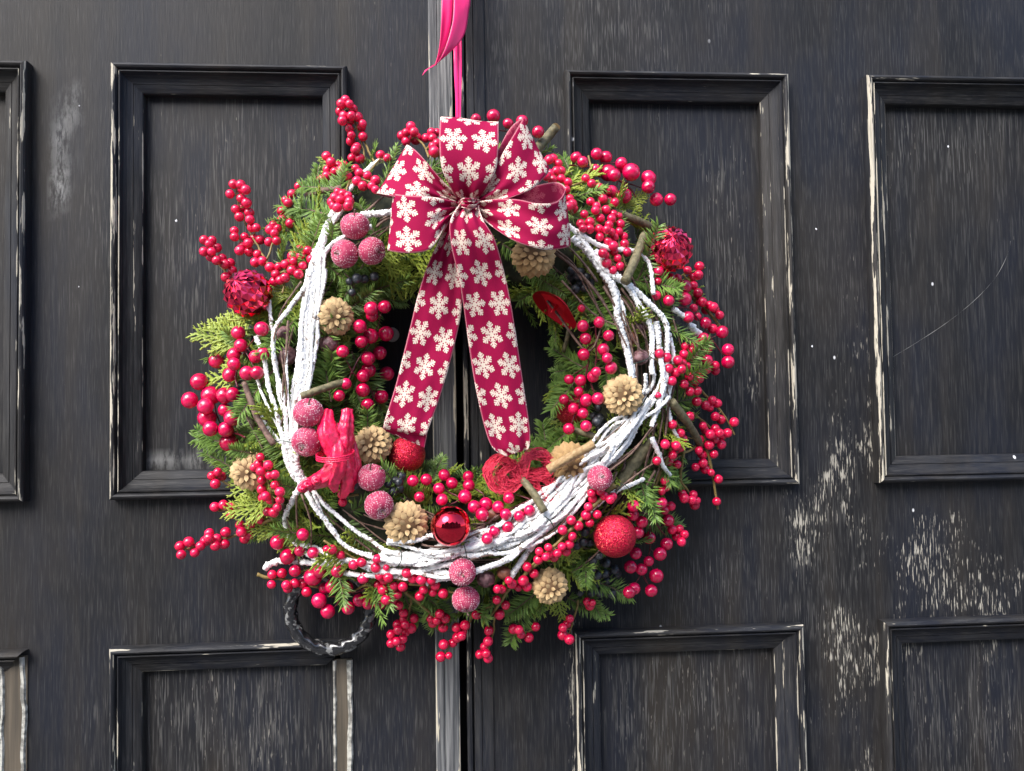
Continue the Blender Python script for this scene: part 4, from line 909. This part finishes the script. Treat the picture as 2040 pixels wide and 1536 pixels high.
for i, (label, x, y, rp, ax, lay) in enumerate([
        ('sugared pink apple on top of a group of three, stalk up', 707, 450, 28.5, (0, -.55, .85), .022), ('sugared pink apple of the three, touching the thick snowy branch', 687, 506, 28, (-.55, -.8, -.15), .018),
        ('sugared pink apple of the three, next to the bow end', 741, 500, 27.5, (.75, -.6, -.25), .018), ('sugared pink apple directly above another one beside the red painted pods', 614, 822, 29.5, (.15, -.65, .75), .020),
        ('sugared pink apple against the snowy bundle and the red painted pods, below another', 611, 880, 29.5, (-.2, -.85, -.45), .020), ('sugared pink apple beside black berries with its stalk pointing up', 740, 951, 28, (-.05, -.6, .8), .018),
        ('sugared pink apple touching the star-shaped tan cone', 755, 1006, 28.5, (.35, -.8, -.5), .018), ('sugared pink apple lying alone on the broad snowy branches', 1195, 952, 25.5, (0, -.95, .15), .024),
        ('sugared pink apple in front of the snowy branches, above another at the wreath bottom', 921, 1140, 27, (0, -1, -.1), .022), ('sugared pink apple lowest on the wreath with stalk hanging down', 928, 1194, 27.5, (.05, -.45, -.9), .022)]):
    d = dep(x, y)+lay; c = at(x, y, d); r = rad(rp, d); t = thing('sugared_apple', c, label, 'apple', 'sugared apples')
    m4 = frame(ax).to_4x4() @ Matrix.Scale(r, 4)
    sk = obj('skin', AM, t, mat=m4); s = obj('sugar_frosting', SUG[i % 3], t, mat=m4); s['kind'] = 'stuff'; obj('stalk', STALK, t, mat=m4)

# ------------------------------------------------------------------ baubles
def ball_mesh(mat):
    V, FC = sphere(48, 30); return mesh('ball', V, FC, mat, True)
def facet_mesh():
    V, FC = [], []; rings = 11; n = 14
    P = []
    for i in range(rings+1):
        th = math.pi*i/rings
        P.append([Vector((math.sin(th)*math.cos(2*math.pi*(k+.5*(i % 2))/n), math.sin(th)*math.sin(2*math.pi*(k+.5*(i % 2))/n), math.cos(th))) for k in range(n)])
    for i in range(rings-1):              # diamonds: top i, sides i+1, bottom i+2
        for k in range(n):
            o = (i % 2)
            top = P[i][k]; l = P[i+1][(k-1+o) % n]; r = P[i+1][(k+o) % n]; bt = P[min(i+2, rings)][k]
            c = (top+l+r+bt)/4; wd = (l-r).length; tipv = c.normalized()*(1+.17*min(wd, .40))+ (top-bt)*.10
            b = len(V); V += [top*.985, l*.985, bt*.985, r*.985, tipv]
            FC += [(b, b+1, b+4), (b+1, b+2, b+4), (b+2, b+3, b+4), (b+3, b, b+4)]
    return mesh('ball', V, FC, M_facet)
BG, BGL, BF = ball_mesh(M_gloss), ball_mesh(M_glit), facet_mesh()
def cap_mesh():
    V, FC = [], []; pr = [(.22, .93), (.22, 1.10), (.19, 1.14), (.04, 1.15), (.04, 1.22)]; n = 20
    for r, z in pr:
        for k in range(n): a = 2*math.pi*k/n; rr = r*(1+.04*(k % 2)); V.append((rr*math.cos(a), rr*math.sin(a), z))
    for i in range(len(pr)-1):
        for k in range(n): k2 = (k+1) % n; FC.append((i*n+k, i*n+k2, i*n+n+k2, i*n+n+k))
    FC.append(tuple((len(pr)-1)*n+k for k in range(n))); return mesh('cap', V, FC, M_gloss)
CAPM = cap_mesh()
def bauble(label, me, x, y, rp, ax, lay, group=None):
    d = dep(x, y)+lay; c = at(x, y, d); r = rad(rp, d); t = thing('bauble', c, label, 'bauble', group)
    m4 = frame(ax).to_4x4() @ Matrix.Scale(r, 4); obj('ball', me, t, mat=m4)
    obj('cap', CAPM, t, mat=m4 @ Matrix.Rotation(math.pi, 4, 'X'))
bauble('faceted shiny red bauble beside the slanting twig, next to yellow-green cypress', BF, 494, 584, 45, (-.35, -.80, .42), .034, 'faceted baubles')
bauble('faceted shiny red bauble below the arching row of glossy berries', BF, 1334, 497, 45, (-.10, -.85, .40), .046, 'faceted baubles')
bauble('mirror-smooth shiny red bauble above the snowy branches', BG, 898, 1048, 40, (.2, -.8, .5), .022)
bauble('small matt glitter red bauble below the ribbon tail beside a tan cone', BGL, 811, 905, 36, (0, -.7, .6), .012, 'glitter baubles')
bauble('largest matt glitter red bauble beside black berries and snowy branches', BGL, 1225, 1068, 42.5, (.3, -.7, .5), .028, 'glitter baubles')
bauble('dark glitter red bauble tucked behind glossy berries at the wreath opening', BGL, 1140, 815, 35, (0, -.6, -.6), -.012, 'glitter baubles')

# ------------------------------------------------------------------ dried fruits
def fruit_mesh(seed, mat):
    V, FC = sphere(26, 18); sd = Vector((seed*3.1, 0, seed))
    V = [v*(1+.10*noise.noise(v*1.6+sd)-.10*abs(noise.noise(v*4.2+sd))-.05*abs(noise.noise(v*9+sd))) for v in V]
    return mesh('fruit', V, FC, mat, True)
FM = [fruit_mesh(1, M_plum), fruit_mesh(2, M_plum), fruit_mesh(3, M_chest)]
for i, (label, x, y, r, k, lay) in enumerate([
        ('wrinkled frosty plum-red dried fruit touching the tan cone by the snowy laths', 655, 686, 20, 0, .006), ('wrinkled plum dried fruit seen through the snowy branches under the thin upright white twig', 570, 708, 22, 1, -.002),
        ('wrinkled plum dried fruit behind the snowy laths above another dried fruit', 566, 668, 20, 0, -.004), ('dull plum dried fruit behind the foot of the snowy bundle', 532, 852, 18, 1, -.002), ('frosty plum dried fruit squeezed between the snowy laths and the tan cone', 627, 668, 18, 0, .0),
        ('wrinkled plum dried fruit between two snowy branches above the pointed-scale cone', 1276, 712, 18, 0, .008), ('flat wrinkled plum dried fruit high between the two forked snowy branches', 1273, 652, 16, 1, .0),
        ('smooth orange-brown dried fruit behind the forked snowy branch', 1254, 676, 19, 2, -.002), ('brown dried fruit among the glossy berries beside the mirror-smooth bauble', 982, 1022, 17, 2, .006),
        ('dark plum dried fruit under the snowy branches beside the paired frosted apples', 968, 1153, 19, 1, .008), ('reddish dried fruit at the forked snowy twig end beside plum one', 1004, 1141, 15, 2, .008), ('dark dried fruit just beside the mirror-smooth bauble and snowy branches', 958, 1058, 16, 1, .0)]):
    d = dep(x, y)+lay; c = at(x, y, d); o = obj('dried_fruit', FM[k], None); rr = rad(r, d)
    o.matrix_world = Matrix.Translation(c) @ Matrix.Rotation(i*1.3, 4, 'X') @ Matrix.Rotation(i*2.1, 4, 'Z') @ Matrix.Diagonal((rr, rr*.95, rr*.88, 1)); tag(o, label, 'dried fruit', 'dried fruits')

# ------------------------------------------------------------------ red painted pods, sisal flower, pod disc
def podbundle():
    c = at(670, 905, .098); t = thing('painted_pod_bundle', c, 'bright pink-red painted bundle of dried pods tied round its waist', 'dried pods')
    def pod(poly, rr, dd):
        C = catmull([(x, y, r, d) for (x, y), r, d in zip(poly, rr, dd)], 10)
        V, FC = tube([at(a, b, .100+e)-c for a, b, q, e in C], [rad(max(q, .5), .1) for a, b, q, e in C], 30, .14, 150, seed=random.random()*50, ridge=.11)
        obj('pod', mesh('pod', V, FC, M_paint, True), t)
    pod([(655, 818), (652, 840), (655, 868), (670, 905), (668, 930), (650, 950), (612, 966)], [9, 15, 19, 17, 19, 17, 11], [.004, .008, .012, .012, .012, .010, .006])
    pod([(692, 817), (691, 842), (686, 872), (684, 905), (688, 935), (692, 960), (684, 990)], [10, 13, 18, 17, 17, 15, 7], [.006, .010, .008, .009, .010, .006, .002])
    pod([(672, 845), (668, 870), (674, 900), (676, 930), (664, 958), (668, 978)], [6, 12, 15, 15, 13, 6], [0, .006, .016, .016, .012, .008])
    pod([(700, 870), (700, 900), (706, 930), (700, 958), (698, 980)], [6, 12, 13, 12, 5], [0, .002, .002, .002, 0])
    pod([(641, 862), (648, 890), (664, 908)], [6, 10, 8], [0, .004, .008])
    for k in range(3):
        P = [at(670+38*math.cos(a)-2, 903+4*k+9*math.sin(a)-(.10*38*math.cos(a)), .118+.016*math.sin(a)) for a in [2*math.pi*i/24 for i in range(25)]]
        V, FC = tube([p-c for p in P], .0007, 6); obj('tie', mesh('tie', V, FC, M_paint, True), t)
    for (x, y, s) in ((612, 966, 1), (630, 958, .8), (602, 972, .7)):
        P = []
        for i in range(26):
            a = i*.55; r = (2+i*.42)*s; P.append(at(x+r*math.cos(a), y+r*math.sin(a), .112+.0003*(26-i))-c)
        V, FC = tube(P, .0017, 7, .3, 300); obj('curled_petal', mesh('curled_petal', V, FC, M_paint, True), t)
podbundle()
def sisal():
    c = at(1040, 945, .088); t = thing('sisal_bow', c, 'fuzzy red sisal rope bow just below the ribbon tail end', 'rope bow')
    loops = [[(1035, 950), (1000, 915), (972, 935), (985, 968), (1015, 972), (1040, 950)], [(1040, 945), (1050, 910), (1080, 905), (1095, 930), (1070, 945), (1040, 948)], [(1040, 945), (1070, 945), (1102, 968), (1098, 990), (1075, 985), (1060, 960), (1040, 948)], [(1035, 950), (1020, 925), (995, 945), (1010, 960), (1040, 950)]]
    for L in loops:
        V, FC = [], []
        for s in range(62):
            ph = random.uniform(0, 6.28); sp_ = random.uniform(1, 12); tw = random.uniform(-.7, .7)
            C = catmull(L, 7); P = []
            for i, (x, y) in enumerate(C):
                q = ph+i*tw*.35; w = sp_*(1+.35*noise.noise(Vector((i*.4, s*3.3, 0))))
                P.append(at(x+w*math.cos(q)+random.uniform(-1, 1), y+w*math.sin(q)+random.uniform(-1, 1), .094+.0005*w*math.sin(q+1))-c)
            tube(P, .00032, 3, V=V, FC=FC, cap=False)
        for s in range(40):
            x, y = random.choice(catmull(L, 6)); a = random.uniform(0, 6.28); l = random.uniform(8, 20)
            P = [at(x+l*k/3*math.cos(a+k*.4), y+l*k/3*math.sin(a+k*.4), .098+.001*k)-c for k in range(4)]; tube(P, .00018, 3, V=V, FC=FC, cap=False)
        o = obj('rope_loop', mesh('rope_loop', V, FC, M_sisal), t)
sisal()
def poddisc():
    c = at(1113, 606, .090); t = thing('painted_pod_disc', c, 'dark red dusted pod disc seen edge-on at the wreath opening', 'dried pod'); A = frame((-.64, -.20, -.74))
    V, FC = [], []; n = 32; pr = [(0, .12, 0), (.35, .16, 0), (.7, .26, 0), (1.0, .46, 0), (1.03, .50, 0), (.97, .42, 1), (.6, .05, 1), (.2, -.16, 1), (0, -.2, 1)]
    for r, z, _ in pr:
        for k in range(n):
            a = 2*math.pi*k/n; q = r*(1+.06*math.sin(3*a)+.04*noise.noise(Vector((math.cos(a)*2, math.sin(a)*2, z)))); V.append(A @ Vector((q*math.cos(a), q*math.sin(a), .55*z))*.0235)
    for i in range(len(pr)-1):
        for k in range(n): k2 = (k+1) % n; FC.append((i*n+k, i*n+k2, i*n+n+k2, i*n+n+k))
    obj('disc', mesh('disc', V, FC, M_redmat, True), t)
    V, FC = tube([A @ Vector((0, 0, z)) for z in (-.002, .006, .011)], [.0016, .0013, .0012], 8); obj('peg', mesh('peg', V, FC, M_redmat, True), t)
poddisc()

# ------------------------------------------------------------------ bow
def strip(name, parent, org, secs, mats, na=18, sub=9, ripple=0.0, bow=.0, width=115.0, v0=0.0, pleat=0.0, thick=.0004, nfold=3):
    C = catmull([tuple(s) for s in secs], sub); V, FC, UV = [], [], []; v = v0; prev = None; sd = random.random()*40
    for i, (ax, ay, ad, bx, by, bd) in enumerate(C):
        A = at(ax, ay, ad); B = at(bx, by, bd); mid = (A+B)/2
        if prev is not None: v += (mid-prev).length/(width*.00044)
        prev = mid; wid = (B-A).length; full = width*.00044
        slack = max(0, .82-wid/full)
        t = Vector((C[min(i+1, len(C)-1)][0]-C[max(i-1, 0)][0], 0, -(C[min(i+1, len(C)-1)][1]-C[max(i-1, 0)][1])))
        nrm = Vector((0, -1, 0))
        for k in range(na+1):
            u = k/na; p = A.lerp(B, u)
            z = bow*math.sin(math.pi*u)+pleat*slack*math.sin(2*math.pi*nfold*u+sd)*.5+ripple*noise.noise(Vector((u*2.2, v*1.3, sd)))
            V.append(p+nrm*z-org); UV.append((u, v))
    for i in range(len(C)-1):
        for k in range(na): a = i*(na+1)+k; FC.append((a, a+1, a+na+2, a+na+1))
    k = min(int(sub*1.5), len(C)-2); f = FC[k*na+na//2]; e1 = V[f[1]]-V[f[0]]; e2 = V[f[3]]-V[f[0]]
    if e1.cross(e2).y > 0: FC = [q[::-1] for q in FC]
    me = mesh(name, V, FC, mats, True); uv = me.uv_layers.new(name='UVMap')
    for l in me.loops: uv.data[l.index].uv = UV[l.vertex_index]
    o = obj(name, me, parent)
    if thick:
        s = o.modifiers.new('thickness', 'SOLIDIFY'); s.thickness = thick; s.offset = 0
        if len(me.materials) > 1: s.material_offset = 1
    return o
BO = at(930, 405, .14)
bow = thing('ribbon_bow', BO, 'crimson ribbon bow printed with white snowflakes and two long hanging tails', 'bow')
RM2 = [M_rib, M_ribb]
LOOPS = [
    [(918, 404, .146, 946, 404, .146), (897, 372, .160, 968, 375, .160), (880, 335, .168, 988, 338, .166), (875, 285, .169, 993, 290, .166), (876, 248, .162, 993, 255, .159), (878, 234, .150, 993, 243, .147), (882, 242, .137, 990, 252, .134), (886, 300, .127, 985, 300, .124), (910, 392, .128, 955, 392, .128)],
    [(915, 396, .146, 917, 412, .146), (882, 362, .153, 872, 408, .156), (852, 326, .156, 835, 400, .163), (830, 302, .152, 792, 394, .160), (812, 289, .142, 753, 385, .149), (817, 296, .129, 760, 390, .131), (852, 340, .121, 822, 402, .121), (910, 396, .124, 910, 406, .124)],
    [(942, 396, .146, 950, 411, .148), (976, 352, .158, 1006, 399, .159), (1003, 302, .166, 1056, 379, .161), (1030, 256, .160, 1086, 353, .154), (1041, 236, .149, 1094, 337, .144), (1020, 251, .132, 1086, 338, .128), (998, 287, .124, 1058, 360, .119), (950, 392, .124, 955, 402, .124)],
    [(916, 406, .149, 908, 424, .151), (882, 397, .161, 886, 454, .162), (842, 391, .170, 858, 495, .168), (806, 388, .168, 815, 504, .165), (786, 387, .157, 776, 500, .154), (790, 391, .141, 781, 495, .137), (850, 402, .129, 850, 470, .129), (910, 410, .127, 905, 422, .127)],
    [(948, 405, .149, 950, 426, .151), (985, 399, .162, 986, 456, .162), (1030, 397, .173, 1030, 483, .170), (1075, 406, .176, 1080, 497, .170), (1110, 401, .168, 1119, 495, .162), (1126, 375, .154, 1137, 487, .150), (1104, 362, .139, 1120, 480, .135), (1050, 374, .128, 1050, 460, .127), (960, 402, .127, 955, 416, .127)]]
for i, L in enumerate(LOOPS): strip('loop', bow, BO, L, RM2, pleat=.012, ripple=.0034, v0=.2+i*.37, nfold=2+i % 2)
strip('tail', bow, BO, [(908, 412, .146, 945, 412, .146), (880, 470, .148, 926, 470, .148), (852, 530, .144, 921, 540, .145), (832, 590, .138, 920, 612, .138), (815, 660, .130, 905, 690, .130), (790, 760, .122, 880, 780, .122), (765, 843, .115, 853, 857, .118), (766, 856, .107, 850, 872, .111), (785, 866, .104, 846, 892, .106)], RM2, pleat=.01, ripple=.003, v0=.15)
strip('tail', bow, BO, [(920, 402, .158, 950, 402, .158), (897, 440, .168, 962, 438, .168), (899, 490, .166, 987, 482, .166), (917, 570, .152, 1009, 560, .152), (930, 660, .137, 1027, 660, .137), (945, 760, .126, 1042, 760, .126), (965, 850, .118, 1054, 842, .118), (982, 893, .114, 1056, 880, .115), (1008, 909, .110, 1051, 895, .112)], RM2, pleat=.012, ripple=.003, v0=.55)
strip('knot', bow, BO, [(914, 402, .150, 914, 412, .152), (922, 396, .165, 922, 414, .166), (934, 396, .170, 935, 416, .170), (946, 396, .165, 948, 414, .166), (956, 400, .150, 956, 410, .152)], RM2, pleat=.010, v0=.3, width=60)

# ------------------------------------------------------------------ pink satin hanger
HO = at(908, 120, .02)
hang = thing('satin_hanger', HO, 'bright pink satin ribbon hanging the wreath, with loose curled ends', 'ribbon')
strip('hanging_strap', hang, HO, [(893, -420, .012, 906, -420, .012), (902, -40, .018, 916, -40, .018), (905, 60, .030, 919, 60, .030), (906, 130, .045, 920, 130, .045), (908, 190, .07, 919, 190, .07), (909, 245, .095, 918, 245, .095), (908, 330, .10, 918, 330, .10)], [M_satin], na=6, ripple=.001)
strip('hanging_strap', hang, HO, [(890, -420, .014, 902, -420, .014), (900, -40, .022, 910, -40, .021), (903, 60, .035, 911, 60, .034), (904, 130, .049, 912, 130, .048), (907, 190, .074, 913, 190, .073), (908, 245, .098, 913, 245, .097), (908, 330, .103, 913, 330, .102)], [M_satin], na=6, ripple=.001)
strip('loose_end', hang, HO, [(893, -420, .016, 918, -420, .016), (882, -60, .030, 906, -60, .028), (880, 0, .040, 904, 0, .036), (879, 40, .044, 900, 45, .040), (877, 78, .046, 890, 86, .042), (872, 110, .048, 877, 116, .044), (866, 128, .050, 869, 130, .047)], [M_satin], na=8, ripple=.0012)
strip('loose_end', hang, HO, [(903, -420, .016, 930, -420, .016), (904, -60, .040, 936, -60, .034), (904, 0, .050, 937, 0, .040), (902, 40, .054, 934, 22, .042), (893, 78, .056, 926, 66, .046), (880, 112, .058, 905, 96, .050), (866, 130, .060, 873, 124, .054), (852, 138, .062, 862, 130, .058), (841, 150, .064, 846, 140, .060)], [M_satin], na=8, ripple=.0012)
